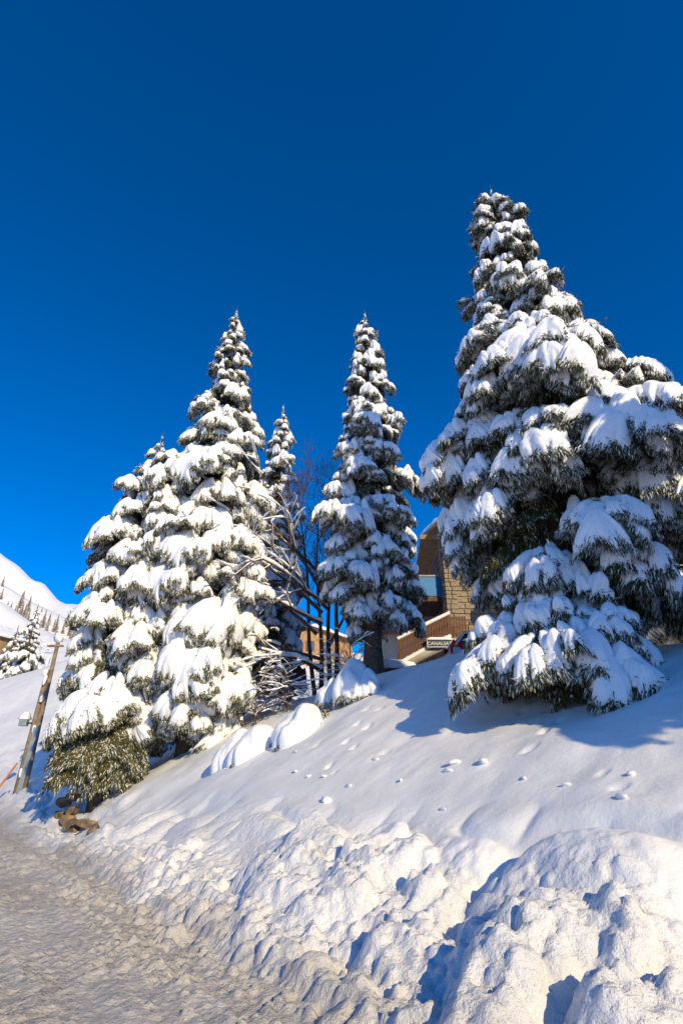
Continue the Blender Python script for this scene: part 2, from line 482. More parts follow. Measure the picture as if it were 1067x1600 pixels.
class Parts:
    """collects arrays into one mesh"""
    def __init__(self): self.V = []; self.Q = {3: [], 4: []}; self.m = {3: [], 4: []}; self.n = 0; self.fr = []; self.sm = {3: [], 4: []}
    def add(self, V, Q, mat=0, frost=0.0, smooth=True):
        V = np.asarray(V, float); Q = np.asarray(Q, dtype=np.int32); k = Q.shape[1]
        self.V.append(V); self.Q[k].append(Q + self.n); self.m[k].append(np.full(len(Q), mat)); self.sm[k].append(np.full(len(Q), smooth))
        fr = np.broadcast_to(np.asarray(frost, float), (len(V),)); self.fr.append(fr)
        self.n += len(V)
    def mesh(self, name, mats):
        qs = []; ms = []; ss = []
        for k in (3, 4):
            if self.Q[k]:
                qs.append(np.concatenate(self.Q[k])); ms.append(np.concatenate(self.m[k])); ss.append(np.concatenate(self.sm[k]))
        return np_mesh(name, np.concatenate(self.V), qs, mats, smooth=np.concatenate(ss), mat_idx=np.concatenate(ms), attrs={'frost': np.concatenate(self.fr)})
    def box(self, x0, x1, y0, y1, z0, z1, mat=0):
        V = np.array([(x, y, z) for x in (x0, x1) for y in (y0, y1) for z in (z0, z1)])
        Q = np.array([(0, 1, 3, 2), (4, 6, 7, 5), (0, 4, 5, 1), (2, 3, 7, 6), (0, 2, 6, 4), (1, 5, 7, 3)])
        self.add(V, Q, mat, smooth=False)

def box_mesh(name, dx, dy, dz, mat, bev=0.0, jitter=0.0, seed=0):
    """centred on x, y; base at z = 0"""
    bm = bmesh.new()
    bmesh.ops.create_cube(bm, size=1.0)
    rg = np.random.default_rng(seed)
    for v in bm.verts:
        v.co = Vector((v.co.x * dx, v.co.y * dy, (v.co.z + .5) * dz))
        if jitter: v.co += Vector(rg.uniform(-jitter, jitter, 3))
    if bev: bmesh.ops.bevel(bm, geom=list(bm.edges), offset=bev, segments=2, affect='EDGES', profile=0.6)
    me = bpy.data.meshes.new(name); bm.to_mesh(me); bm.free()
    me.materials.append(mat)
    return me

def snow_cap_mesh(name, dx, dy, h, seed=0, over=0.04):
    """soft snow cushion lying on a flat rectangle, base at z = 0"""
    nx = max(6, int(dx / 0.12)); ny = max(6, int(dy / 0.12)); nx = min(nx, 60); ny = min(ny, 40)
    u = np.linspace(-1, 1, nx); v = np.linspace(-1, 1, ny)
    U, Vv = np.meshgrid(u, v, indexing='ij')
    e = (1 - np.abs(U) ** max(4, dx / h)) ** .5 * (1 - np.abs(Vv) ** max(4, dy / h)) ** .5
    X = U * (dx / 2 + over * (1 - 0.5 * e)); Y = Vv * (dy / 2 + over * (1 - 0.5 * e))
    n_ = fbm(X * 1.7 + seed, Y * 1.7, seed, 3)
    Zt = h * e * (0.7 + 0.6 * n_)
    top = np.stack([X, Y, Zt], -1).reshape(-1, 3)
    bot = np.stack([U * (dx / 2), Vv * (dy / 2), np.full_like(U, -0.03)], -1).reshape(-1, 3)
    idx = np.arange(nx * ny).reshape(nx, ny)
    q = np.stack([idx[:-1, :-1], idx[1:, :-1], idx[1:, 1:], idx[:-1, 1:]], -1).reshape(-1, 4)
    ring = np.concatenate([idx[:, 0], idx[-1, 1:], idx[::-1, -1][1:], idx[0, ::-1][1:-1]])
    o = nx * ny
    side = np.array([(ring[i], ring[i] + o, ring[(i + 1) % len(ring)] + o, ring[(i + 1) % len(ring)]) for i in range(len(ring))])
    return np_mesh(name, np.concatenate([top, bot]), [np.concatenate([q, q[:, ::-1] + o, side])], M['snow'])

def sprigs(P_, D_, L_, Rr, seed):
    """spindle-shaped needle sprays: origins, directions, lengths, radii -> verts, tris"""
    rg = np.random.default_rng(seed)
    n = len(P_)
    D_ = D_ / (np.linalg.norm(D_, axis=1)[:, None] + 1e-9)
    ref = np.tile(np.array([0.31, 0.17, 0.93]), (n, 1))
    a = np.cross(D_, ref); a /= np.linalg.norm(a, axis=1)[:, None] + 1e-9
    b = np.cross(D_, a)
    ro = rg.uniform(0, 2.1, n)
    V = np.zeros((n, 4, 3))
    V[:, 3] = P_ + D_ * L_[:, None]
    for k in range(3):
        th = ro + k * 2.0944
        V[:, k] = P_ + D_ * (L_ * (0.10, 0.22, 0.16)[k])[:, None] + (np.cos(th)[:, None] * a + np.sin(th)[:, None] * b) * Rr[:, None] * 1.15
    base = np.arange(n)[:, None, None] * 4
    T = np.array([(3, 0, 1), (3, 1, 2), (3, 2, 0)])[None] + base
    return V.reshape(-1, 3), T.reshape(-1, 3)

# ------------------------------------------------------------------ snow-laden spruce boughs
def bough_arrays(seed, L, snow=1.0, frost=0.25, width=0.36, arch=None, hang=1.0, rib_a=0.18, fing=1.0):
    """one paw: snow cushion grid, needle sprays and limb in local axes (x outwards)"""
    rg = np.random.default_rng(seed)
    a0 = rg.uniform(0.0, 0.12); dr = rg.uniform(0.25, 0.55) if arch is None else arch
    wig = rg.uniform(-.06, .06); ph = rg.uniform(0, 6)
    wd = width * rg.uniform(0.9, 1.15)
    sd = rg.uniform(0.75, 1.05)
    def spine(u):
        u = np.asarray(u, float)
        return np.stack([L * u * (1 - 0.10 * u), L * wig * np.sin(u * 3 + ph), L * (a0 * u - dr * u ** 2.0)], -1)
    def half(u):
        return wd * L * (np.sin(math.pi * np.clip(u, 0, 1) ** 1.15) ** 0.75 + 0.02)
    def base(u, v, fg):
        u, v, fg = np.broadcast_arrays(np.asarray(u, float), np.asarray(v, float), np.asarray(fg, float))
        w_ = half(u) * fg
        av = np.abs(v)
        out = spine(u)
        out[..., 0] += av * w_ * 0.62
        out[..., 1] += v * w_ * 0.86
        out[..., 2] -= av ** 1.7 * w_ * sd
        return out
    fr_n = L * 3.2 + 2
    def finger(u, v):
        return 1 + fing * (0.42 * (2 * vn2(u * fr_n * 1.3, np.sign(v) * 3.3 + 10, seed) - 1) + 0.14 * (2 * vn2(u * fr_n * 3.1, np.sign(v) * 5.3 + 20, seed) - 1)) * np.clip(np.abs(v) * 1.4, 0, 1)
    SV = np.zeros((0, 3)); SQ = np.zeros((0, 4), dtype=int)
    if snow > 0:
        nu = int(np.clip(14 + 15 * L, 16, 52)); nv = 13 if L < 1.3 else 19
        u = np.linspace(0.10 + rg.uniform(0, .12), 0.96, nu); v = np.linspace(-1, 1, nv)
        U, Vv = np.meshgrid(u, v, indexing='ij')
        F = finger(U, Vv) * (1 - fing * (0.30 - 0.36 * vn2(U * fr_n * 3.6, np.sign(Vv) * 2.2 + 5, seed + 2)))
        B = base(U, Vv * 0.97, F)
        T = 0.205 * L ** 0.5 * snow
        t0 = u[0]
        eu = np.clip((U - t0) / (0.96 - t0), 0, 1)
        envu = np.clip(1 - np.abs(2 * eu - 1) ** 3.2, 0, 1) ** 0.55
        envv = np.clip(1 - np.abs(Vv) ** 2.6, 0, 1) ** 0.55
        lump = 0.45 + 1.1 * vn2(U * (L * 1.2 + 1.6) + 3, Vv * (L * .5 + .5) + 9, seed + 5)
        rib = np.abs(np.sin(math.pi * (U * fr_n * 1.15 + 1.2 * vn2(U * 5, Vv * 1.5, seed + 7) + np.abs(Vv) * .5)))
        th = T * envu * envv * lump + T * rib_a * (rib - 0.5) * np.clip(np.abs(Vv) * 1.5 - .15, 0, 1) * envu * envv ** .5
        th += 0.10 * T * (vn2(U * (9 + 9 * L), Vv * 5, seed + 8) - .5) * envu
        th = np.maximum(th, 0.0)
        top = B.copy()
        top[..., 2] += th
        top[..., 1] += Vv * th * 0.30
        top[..., 0] += th * 0.12 * np.clip(U * 2 - 1, 0, 1)
        bot = B.copy(); bot[..., 2] -= 0.018 + 0.01 * L
        idx = np.arange(nu * nv).reshape(nu, nv)
        q = np.stack([idx[:-1, :-1], idx[1:, :-1], idx[1:, 1:], idx[:-1, 1:]], -1).reshape(-1, 4)
        ring = np.concatenate([idx[:, 0], idx[-1, 1:], idx[::-1, -1][1:], idx[0, ::-1][1:-1]])
        o = nu * nv
        rn = np.roll(ring, -1)
        SV = np.concatenate([top.reshape(-1, 3), bot.reshape(-1, 3)]); SQ = np.concatenate([q, q[:, ::-1] + o, np.stack([ring, ring + o, rn + o, rn], -1)])
    Pt = []; Dr = []; Ln = []; Rd = []; Fr = []
    def put(P0, D0, l0, l1, r0, r1, fz):
        n = len(P0)
        Pt.append(P0); Dr.append(D0); Ln.append(rg.uniform(l0, l1, n)); Rd.append(rg.uniform(r0, r1, n)); Fr.append((rg.random(n) < fz * .85) * rg.uniform(.6, 1.0, n))
    nt_ = int(8 + L * 14)
    for side in (-1.0, 1.0):
        u0 = np.clip(np.linspace(0.10, 0.99, nt_) + rg.uniform(-.015, .015, nt_), 0, .995)
        fg = finger(u0, np.full(nt_, side)) * 1.03
        ns = max(3, int(wd * L / 0.075) + 1)
        vv = np.linspace(0.12, 1.0, ns)
        UU, V2 = np.meshgrid(u0, vv, indexing='ij'); FG = np.repeat(fg[:, None], ns, 1)
        p = base(UU, side * V2, FG).reshape(-1, 3); p2 = base(UU, side * (V2 + .08), FG).reshape(-1, 3)
        d = p2 - p; d /= np.linalg.norm(d, axis=1)[:, None] + 1e-9
        for q in range(5):
            n = len(p)
            dd = d * rg.uniform(.4, 1.0, (n, 1)) + np.stack([rg.uniform(.0, .5, n), rg.uniform(-.4, .4, n), -rg.uniform(.2, 1.1, n) * hang], -1)
            put(p + rg.normal(0, .022, (n, 3)), dd, .07, .15, .006, .011, frost)
        e = base(u0, np.full(nt_, side), fg); de = d.reshape(nt_, ns, 3)[:, -1]
        for q in range(5):
            dd = de * 1.1 + np.stack([rg.uniform(.0, .5, nt_), rg.uniform(-.3, .3, nt_), -rg.uniform(.1, .9, nt_) * hang], -1)
            put(e + rg.normal(0, .02, (nt_, 3)), dd, .07, .14, .006, .011, frost * 1.4)
    n = int(14 + 175 * L)                # curtain hanging under the limb
    p = base(rg.uniform(.08, .98, n), rg.uniform(-.8, .8, n), np.ones(n)); p[:, 2] -= rg.uniform(0, .08, n) * L
    put(p, np.stack([rg.uniform(-.1, .7, n), rg.normal(0, .35, n), -rg.uniform(.5, 1.3, n)], -1), .10, .20, .007, .013, frost * .6)
    n = int((90 if snow <= 0 else 14) * L + 4)   # twigs showing on the upper side
    v0 = rg.uniform(-.95, .95, n); p = base(rg.uniform(.15, 1.0, n), v0, np.ones(n)); p[:, 2] += 0.0 if snow <= 0 else .05
    put(p, np.stack([rg.uniform(.3, 1, n), np.sign(v0) * rg.uniform(.2, .8, n), rg.uniform(-.1, .35, n)], -1), .08, .16, .007, .012, frost * 1.6)
    us = np.linspace(0, 0.97, 7)
    limb = (spine(us) - np.array([0, 0, 0.012 * L]), np.interp(us, [0, 1], [0.014 * L + .010, 0.006]))
    return SV, SQ, np.concatenate(Pt), np.concatenate(Dr), np.concatenate(Ln), np.concatenate(Rd), np.concatenate(Fr), [limb]

def finish_bough(seed, paws, mat):
    """join transformed paws into the foliage mesh and its snow mesh"""
    SV = []; SQ = []; n = 0; pb = Parts(); arr = [[], [], [], [], []]
    for (A_, Rm, t) in paws:
        sv, sq, P0, D0, l0, r0, f0, limbs = A_
        if len(sv): SV.append(sv @ Rm.T + t); SQ.append(sq + n); n += len(sv)
        for a_, x_ in zip(arr, (P0 @ Rm.T + t, D0 @ Rm.T, l0, r0, f0)): a_.append(x_)
        for pts, rr in limbs:
            V, Q = tube_arrays(pts @ Rm.T + t, rr, 5); pb.add(V, Q, 1)
    P0, D0, l0, r0, f0 = [np.concatenate(a_) for a_ in arr]
    V, T_ = sprigs(P0, D0, l0, r0, seed + 1)
    pb.add(V, T_, 0, np.repeat(f0, 4), smooth=False)
    me = pb.mesh('bough', [M[mat], M['bark']])
    ms = np_mesh('snow_load', np.concatenate(SV), [np.concatenate(SQ)], M['snow']) if SV else None
    return me, ms

I3 = np.eye(3); O3 = np.zeros(3)
def rot(yaw, pitch, roll=0.0):
    return np.array(Euler((roll, pitch, yaw), 'XYZ').to_matrix())

def make_bough(seed, L, snow=1.0, frost=0.25, mat='needle', width=0.36, arch=None, hang=1.0, rib_a=0.18, fing=1.0):
    return finish_bough(seed, [(bough_arrays(seed, L, snow, frost, width, arch, hang, rib_a, fing), I3, O3)], mat)

def make_limb(seed, L, snow, frost, mat, width, hang=1.0):
    """a long branch whose side shoots each carry their own pillow of snow"""
    rg = np.random.default_rng(seed)
    dr = rg.uniform(.16, .36); a0 = rg.uniform(0, .10); wig = rg.uniform(-.05, .05); ph = rg.uniform(0, 6)
    def spine(u): return np.array([L * u * (1 - .08 * u), L * wig * math.sin(u * 3 + ph), L * (a0 * u - dr * u * u)])
    paws = []
    n = int(round(2.9 * L + 1.5))
    for k in range(n):
        u = 0.24 + 0.70 * (k + rg.uniform(.1, .9)) / n
        side = 1 if k % 2 else -1
        l = (0.30 + 0.28 * math.sin(math.pi * min(1, u * 1.02) ** .9)) * L ** 0.72 * rg.uniform(.65, 1.5)
        yaw = side * R(rg.uniform(22, 62)) * (1.1 - .55 * u)
        paws.append((bough_arrays(seed * 31 + k, l, snow * rg.uniform(.65, 1.2), frost, width * rg.uniform(.85, 1.2), None, hang), rot(yaw, R(rg.uniform(2, 26)), rg.uniform(-.25, .25)), spine(u) + np.array([0, 0, rg.uniform(-.05, .04)])))
    lt = 0.52 * L ** .75
    paws.append((bough_arrays(seed * 31 + 77, lt, snow, frost, width, None, hang), rot(rg.uniform(-.15, .15), R(rg.uniform(14, 30))), spine(1 - .62 * lt / L)))
    us = np.linspace(0, .98, 9)
    pts = np.array([spine(u) for u in us]) - np.array([0, 0, .02])
    z0 = (np.zeros((0, 3)), np.zeros((0, 4), dtype=int), np.zeros((0, 3)), np.zeros((0, 3)), np.zeros(0), np.zeros(0), np.zeros(0), [(pts, np.interp(us, [0, 1], [.020 * L + .012, .008]))])
    paws.append((z0, I3, O3))
    return finish_bough(seed, paws, mat)

CLASSES = [0.34, 0.6, 1.0, 1.6, 2.3, 3.1]
def bough_library(seed, snow, frost, mat, width, per=4):
    lib = {}
    for i, c in enumerate(CLASSES):
        lib[c] = []
        for k in range(per if c < 2 else 3):
            sn = snow * (0.70, 0.95, 1.1, 0.85)[k % 4] * (1.5 if c < .8 else 1.3 if c < 1.2 else 1.0)
            lib[c].append(make_bough(seed + 17 * i + 101 * k, c, sn, frost * 1.4, mat, width * 1.15) if c < 0.8 else make_limb(seed + 17 * i + 101 * k, c, sn, frost, mat, width))
    return lib
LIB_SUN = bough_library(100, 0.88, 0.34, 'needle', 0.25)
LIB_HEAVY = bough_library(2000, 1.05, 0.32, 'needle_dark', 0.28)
LIB_BARE = {c: [make_bough(5000 + 31 * i + k, c, 0.0, 0.12, 'needle_dark', 0.30)[0] for k in range(2)] for i, c in enumerate([1.0, 1.8])}
LIB_GREEN = {c: [make_bough(6000 + 31 * i + k, c, 0.0, 0.24, 'needle', 0.38, None, 0.7)[0] for k in range(2)] for i, c in enumerate([1.0, 1.8])}

def trunk_mesh(h, r0, lean=(0, 0), seed=0):
    zs = np.linspace(-0.6, h, 22)
    f = np.clip(zs / h, 0, 1)
    pts = np.stack([lean[0] * f ** 2 + 0.02 * np.sin(zs * 0.9 + seed), lean[1] * f ** 2 + 0.02 * np.cos(zs * 0.7 + seed), zs], -1)
    rr = r0 * (1 - f) ** 0.85 + 0.012 + r0 * 0.35 * np.exp(-np.clip(zs, 0, None) * 2.2)
    V, Q = tube_arrays(pts, rr, 12)
    return np_mesh('trunk', V, Q, M['bark'])

REACH = {}
def reach(ms, c):
    if ms is None: return c
    if ms.name not in REACH:
        co = np.zeros(len(ms.vertices) * 3, dtype=np.float32); ms.vertices.foreach_get('co', co)
        REACH[ms.name] = float(np.percentile(co[0::3], 98))
    return REACH[ms.name]

def spruce(name, loc, h, prof, n, lib, seed, label, cat='tree', group=None, low=0.08, drop=(4, 30), trunk_r=0.26, bare_n=40, green=None, cones=0, thin=None, zlow=None):
    """prof: list of (height above base, radius towards -x, radius towards +x) of the crown outline"""
    rg = np.random.default_rng(seed)
    root = empty(name, loc)
    tag(root, label, cat, group)
    link('trunk', trunk_mesh(h, trunk_r, seed=seed), root)
    ph = np.array([p[0] for p in prof]); pl = np.array([p[1] for p in prof]); pr_ = np.array([p[2] for p in prof])
    def rad(z, az):
        a = np.interp(z, ph, pl); b = np.interp(z, ph, pr_)
        k = 0.5 + 0.5 * math.cos(az)
        return a * (1 - k) + b * k
    z0, z1 = ph[0], h - 0.25
    az = rg.uniform(0, 6)
    cone_v = []
    # spacing: more boughs where the crown is wide
    zz = np.linspace(z0, z1, 400)
    den = np.array([(np.interp(z, ph, pl) + np.interp(z, ph, pr_)) ** 0.36 + 0.12 for z in zz])
    den = den * (1 + 0.45 * np.clip((zz / h - .78) / .2, 0, 1))
    cum = np.cumsum(den); cum /= cum[-1]
    for k in range(n):
        zt = float(np.interp((k + rg.uniform(0.2, 0.8)) / n, cum, zz))
        az += 2.39996 + rg.uniform(-.35, .35)
        if thin is not None and thin(zt, az, rg): continue
        irr = 0.80 + 0.34 * float(vn2(zt * 1.1, (az % 6.2832) * 0.9, seed))
        r = max(0.16, rad(zt, az) * irr * rg.uniform(0.62, 1.16))
        f = max(0.0, zt / h)
        dp = R(drop[1] + (drop[0] - drop[1]) * f ** 0.8 + rg.uniform(-8, 8) - 18 * max(0, (f - .8) / .2))
        slant = r / math.cos(dp)
        c = min(lib.keys(), key=lambda q: abs(math.log(q / slant)))
        me, ms = lib[c][rg.integers(len(lib[c]))]
        sc_ = slant / reach(ms, c)
        za = zt + r * math.tan(dp) + 0.20 * slant
        za = min(za, h - 0.12)
        fat = rg.uniform(0.85, 1.2)
        bo = link('bough', me, root, (0.0, 0.0, za), (rg.uniform(-.2, .2), dp * 0.85, az), (sc_, sc_ * fat, sc_ * rg.uniform(.9, 1.15)))
        if ms is not None: link('snow_load', ms, bo)
        if cones and zt > h * cones and rg.random() < 0.8:
            for q in range(rg.integers(3, 8)):
                rr = r * rg.uniform(.6, 1.0); aa = az + rg.uniform(-.4, .4)
                cone_v.append((rr * math.cos(aa), rr * math.sin(aa), zt - rg.uniform(-.08, .16)))
    for k in range(bare_n):
        zt = float(np.interp(rg.uniform(0.02, 0.93), cum, zz)); az = rg.uniform(0, 6.283)
        r = rad(zt, az) * rg.uniform(0.5, 0.85)
        c = 1.0 if r < 1.3 else 1.8
        me = LIB_BARE[c][rg.integers(2)]
        link('bough', me, root, (0, 0, min(h - .3, zt + r * .35)), (rg.uniform(-.3, .3), R(rg.uniform(5, 30)), az), (r / c,) * 3)
    if green:
        for (zt, a, r) in green:
            c = 1.0 if r < 1.4 else 1.8
            link('bough', LIB_GREEN[c][rg.integers(2)], root, (0, 0, zt), (rg.uniform(-.3, .3), R(rg.uniform(8, 28)), a), (r / c,) * 3)
    # leader shoot
    pts = []; D = []; Ls = []; Rs = []; Fs = []
    for k in range(46):
        z = h - 0.75 + 1.05 * (k / 46); a = k * 2.4
        pts.append((0, 0, z)); up = 0.7 + 1.0 * (k / 46)
        D.append((math.cos(a), math.sin(a), up)); Ls.append(0.30 * (1 - k / 60)); Rs.append(0.02); Fs.append(1.0 if rg.random() < .45 else 0.0)
    V, T_ = sprigs(np.array(pts), np.array(D, float), np.array(Ls), np.array(Rs), seed)
    pb = Parts(); pb.add(V, T_, 0, np.repeat(Fs, 4), smooth=False)
    V, Q = tube_arrays([(0, 0, h - .8), (0, 0, h), (0, 0.01, h + .55)], [.024, .018, .008], 5); pb.add(V, Q, 1)
    link('leader', pb.mesh('leader', [M['needle'], M['bark']]), root)
    if cone_v:
        Pp = np.array(cone_v); nn = len(Pp)
        V, T_ = sprigs(Pp, np.tile([0.0, 0.0, -1.0], (nn, 1)) + rg.normal(0, .12, (nn, 3)), rg.uniform(.13, .2, nn), rg.uniform(.025, .034, nn), seed)
        o = link('cones', np_mesh('cones', V, T_, M['cone'], smooth=False), root)
        o['kind'] = 'stuff'
    return root

def gz(x, y): return ground_z(x, y)

# right tree, near and tall
bx, by = 4.75, 10.9; bz = gz(bx, by)
def P_(zs): return [(z - bz, a, b) for z, a, b in zs]
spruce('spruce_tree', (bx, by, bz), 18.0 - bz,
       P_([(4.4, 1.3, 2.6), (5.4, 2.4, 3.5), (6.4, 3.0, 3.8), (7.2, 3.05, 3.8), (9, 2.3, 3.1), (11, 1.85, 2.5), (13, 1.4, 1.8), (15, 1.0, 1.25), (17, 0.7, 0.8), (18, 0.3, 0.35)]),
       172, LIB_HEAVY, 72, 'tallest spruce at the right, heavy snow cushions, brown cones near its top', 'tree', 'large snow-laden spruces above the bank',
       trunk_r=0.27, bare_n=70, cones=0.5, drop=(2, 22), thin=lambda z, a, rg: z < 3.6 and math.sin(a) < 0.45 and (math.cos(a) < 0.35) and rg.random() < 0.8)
# centre tree with bare lower trunk
bx, by = 1.1, 18.7; bz = gz(bx, by)
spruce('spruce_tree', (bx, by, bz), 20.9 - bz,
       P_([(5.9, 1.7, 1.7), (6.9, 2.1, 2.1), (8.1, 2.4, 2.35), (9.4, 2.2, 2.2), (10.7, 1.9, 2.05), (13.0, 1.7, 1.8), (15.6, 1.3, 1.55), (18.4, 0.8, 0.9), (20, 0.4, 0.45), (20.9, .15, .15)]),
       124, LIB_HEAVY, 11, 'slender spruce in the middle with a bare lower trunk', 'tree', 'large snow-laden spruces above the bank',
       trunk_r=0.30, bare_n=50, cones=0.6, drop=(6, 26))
# big left tree
bx, by = -5.1, 19.3; bz = gz(bx, by)
spruce('spruce_tree', (bx, by, bz), 21.7 - bz,
       P_([(2.2, 2.4, 2.2), (3.4, 3.3, 2.6), (4.8, 3.8, 2.75), (7.1, 3.7, 2.45), (9.6, 3.3, 2.2), (12.2, 2.8, 2.05), (14.4, 2.0, 1.9), (15.3, 1.67, 1.85), (17.4, 1.3, 1.15), (18.9, 1.1, .85), (20.5, .5, .5), (21.7, .15, .15)]),
       205, LIB_SUN, 13, 'tall sunlit spruce on the left with a slender top', 'tree', 'large snow-laden spruces above the bank',
       trunk_r=0.30, bare_n=45, cones=0.72, drop=(6, 36))
# its shorter neighbour
bx, by = -7.5, 18.9; bz = gz(bx, by)
rg0 = np.random.default_rng(3)
spruce('spruce_tree', (bx, by, bz), 14.1 - bz,
       P_([(1.9, 1.7, 1.7), (2.8, 2.05, 2.0), (4.7, 2.3, 2.2), (7.0, 2.25, 2.1), (9.5, 1.85, 1.7), (11.6, 1.3, 1.2), (13.2, .6, .6), (14.1, .15, .15)]),
       130, LIB_SUN, 17, 'shorter spruce left of the tall sunlit one, green lower skirt above stones', 'tree', 'large snow-laden spruces above the bank',
       trunk_r=0.24, bare_n=30, drop=(6, 32), green=[(rg0.uniform(1.7, 3.4), rg0.uniform(3.5, 6.0), rg0.uniform(1.4, 2.2)) for _ in range(34)])
# tree behind, between left and centre
bx, by = -3.45, 26.0; bz = gz(bx, by)
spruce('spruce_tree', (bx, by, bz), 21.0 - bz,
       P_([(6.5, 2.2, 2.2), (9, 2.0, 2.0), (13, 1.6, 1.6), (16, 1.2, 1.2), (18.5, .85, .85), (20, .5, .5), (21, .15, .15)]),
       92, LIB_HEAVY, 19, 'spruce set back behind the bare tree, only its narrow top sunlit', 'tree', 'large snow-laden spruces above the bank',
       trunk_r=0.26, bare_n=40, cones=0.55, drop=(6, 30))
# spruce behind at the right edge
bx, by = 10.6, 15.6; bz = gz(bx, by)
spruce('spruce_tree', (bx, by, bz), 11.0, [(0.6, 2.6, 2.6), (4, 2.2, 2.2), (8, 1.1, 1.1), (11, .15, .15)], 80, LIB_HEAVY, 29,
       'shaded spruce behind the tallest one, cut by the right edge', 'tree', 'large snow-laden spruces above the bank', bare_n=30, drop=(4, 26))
# neighbours up the slope to the right, outside the picture, whose shade falls across it
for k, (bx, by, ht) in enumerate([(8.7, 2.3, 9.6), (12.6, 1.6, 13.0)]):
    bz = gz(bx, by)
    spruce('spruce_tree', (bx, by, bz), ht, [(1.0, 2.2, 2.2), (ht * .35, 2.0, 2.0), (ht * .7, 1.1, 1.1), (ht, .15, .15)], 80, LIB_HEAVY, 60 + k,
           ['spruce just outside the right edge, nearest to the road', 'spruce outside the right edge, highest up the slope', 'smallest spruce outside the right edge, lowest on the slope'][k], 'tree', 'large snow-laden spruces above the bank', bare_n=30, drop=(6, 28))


# ------------------------------------------------------------------ bowed boughs and buried bushes on the slope
MOUND = [make_bough(7000 + k, 2.2, 1.1, 0.5, 'needle_dark', 0.26, 0.30, 0.4, 0.0, 0.10) for k in range(3)]
def lib_len(lib, k): return 2.2 if k < 4 else (1.6 if k < 8 else 1.0)
def laden_bush(name, spots, label, lib, cat='bush', group=None, bare=()):
    root = empty(name, (spots[0][0], spots[0][1], gz(spots[0][0], spots[0][1])))
    tag(root, label, cat, group)
    for (x, y, dz, az, pitch, L, k) in spots:
        me, ms = lib[k]
        b = link('bough', me, root, (x - root.location.x, y - root.location.y, gz(x, y) - root.location.z + dz), (0.1, R(pitch), R(az)), (L / lib_len(lib, k),) * 3)
        if ms: link('snow_load', ms, b)
    for (x, y, dz, az, pitch, L) in bare:
        link('bough', LIB_BARE[1.8][int(x * 10) % 2], root, (x - root.location.x, y - root.location.y, gz(x, y) - root.location.z + dz), (0.1, R(pitch), R(az)), (L / 1.8,) * 3)
    return root
laden_bush('snow_laden_bush', [(-0.25, 15.3, 0.06, 222, 15, 2.3, 0), (-0.6, 15.5, -.02, 210, 17, 1.7, 1)], 'rounded snow-buried bough mound in the middle of the slope edge', MOUND)
laden_bush('snow_laden_bush', [(0.72, 16.2, 0.62, 238, 22, 1.9, 2), (0.85, 15.9, 0.45, 262, 24, 1.4, 1), (0.3, 16.5, 0.35, 212, 16, 1.5, 0)], 'snow-bowed bush below the bare trunk of the slender spruce', MOUND)
laden_bush('snow_laden_bush', [(-1.5, 15.6, 0.02, 226, 15, 2.1, 1), (-2.2, 16.2, 0.1, 236, 15, 2.0, 2)], 'long snow-buried bough reaching down towards the road beside the tall sunlit spruce', MOUND)
gx, gy = 4.15, 9.95
spruce('young_spruce', (gx, gy, gz(gx, gy) - .15), 2.7, [(0.15, 2.1, 1.9), (0.6, 2.1, 1.8), (1.2, 1.4, 1.2), (2.0, .7, .7), (2.6, .2, .2)],
       46, LIB_HEAVY, 23, 'low young spruce bowed by snow at the foot of the tallest spruce', 'tree', None, trunk_r=0.06, bare_n=16, drop=(8, 16))

# ------------------------------------------------------------------ bare broadleaf tree with snow along its limbs
def branchy(rg, p, d, L, r, depth, segs, out, droop, spread=0.75, kids=4):
    n = 6; pts = [np.array(p, float)]; d = np.array(d, float); d /= np.linalg.norm(d)
    for i in range(n):
        d = d + rg.normal(0, .09, 3) + np.array([0, 0, droop]) ; d /= np.linalg.norm(d)
        pts.append(pts[-1] + d * L / n)
    rr = np.linspace(r, r * 0.45, n + 1)
    out.append((np.array(pts), rr, depth))
    if depth == 0: return
    for k in range(kids):
        t = rg.uniform(0.3, 1.0); i = min(n - 1, int(t * n)); q = pts[i] + (pts[i + 1] - pts[i]) * (t * n - i)
        ax = rg.normal(0, 1, 3); ax -= ax.dot(d) * d; ax /= np.linalg.norm(ax)
        nd = d * (1 - spread * .5) + ax * spread
        branchy(rg, q, nd, L * rg.uniform(.45, .7), r * rg.uniform(.35, .5), depth - 1, segs, out, droop, spread, kids)

def limb_object(name, curves, parent, snow_min=0.0, snow_scale=1.0, rg=None, mat='twig_bark'):
    pb = Parts(); ps = Parts()
    for pts, rr, dep in curves:
        V, Q = tube_arrays(pts, np.maximum(rr, 0.006), 6 if rr[0] > .03 else 4); pb.add(V, Q, 0)
        if snow_scale > 0 and (rg is None or rg.random() < 0.8):
            tan = np.gradient(pts, axis=0); tan /= np.linalg.norm(tan, axis=1)[:, None]
            flat = np.clip(1.15 - np.abs(tan[:, 2]) * 1.25, 0, 1)
            sr = (rr * 0.9 + 0.028 * snow_scale) * flat
            if rg is not None: sr = sr * rg.uniform(.5, 1.25, len(sr))
            if sr.max() > 0.012:
                up = pts.copy(); up[:, 2] += rr * 0.75 + sr * 0.65
                V, Q = tube_arrays(up, np.maximum(sr, 0.001), 6); ps.add(V, Q, 0)
    o = link(name, pb.mesh(name, [M[mat]]), parent)
    if ps.n: link('snow_load', ps.mesh('snow_load', [M['snow']]), o)
    return o

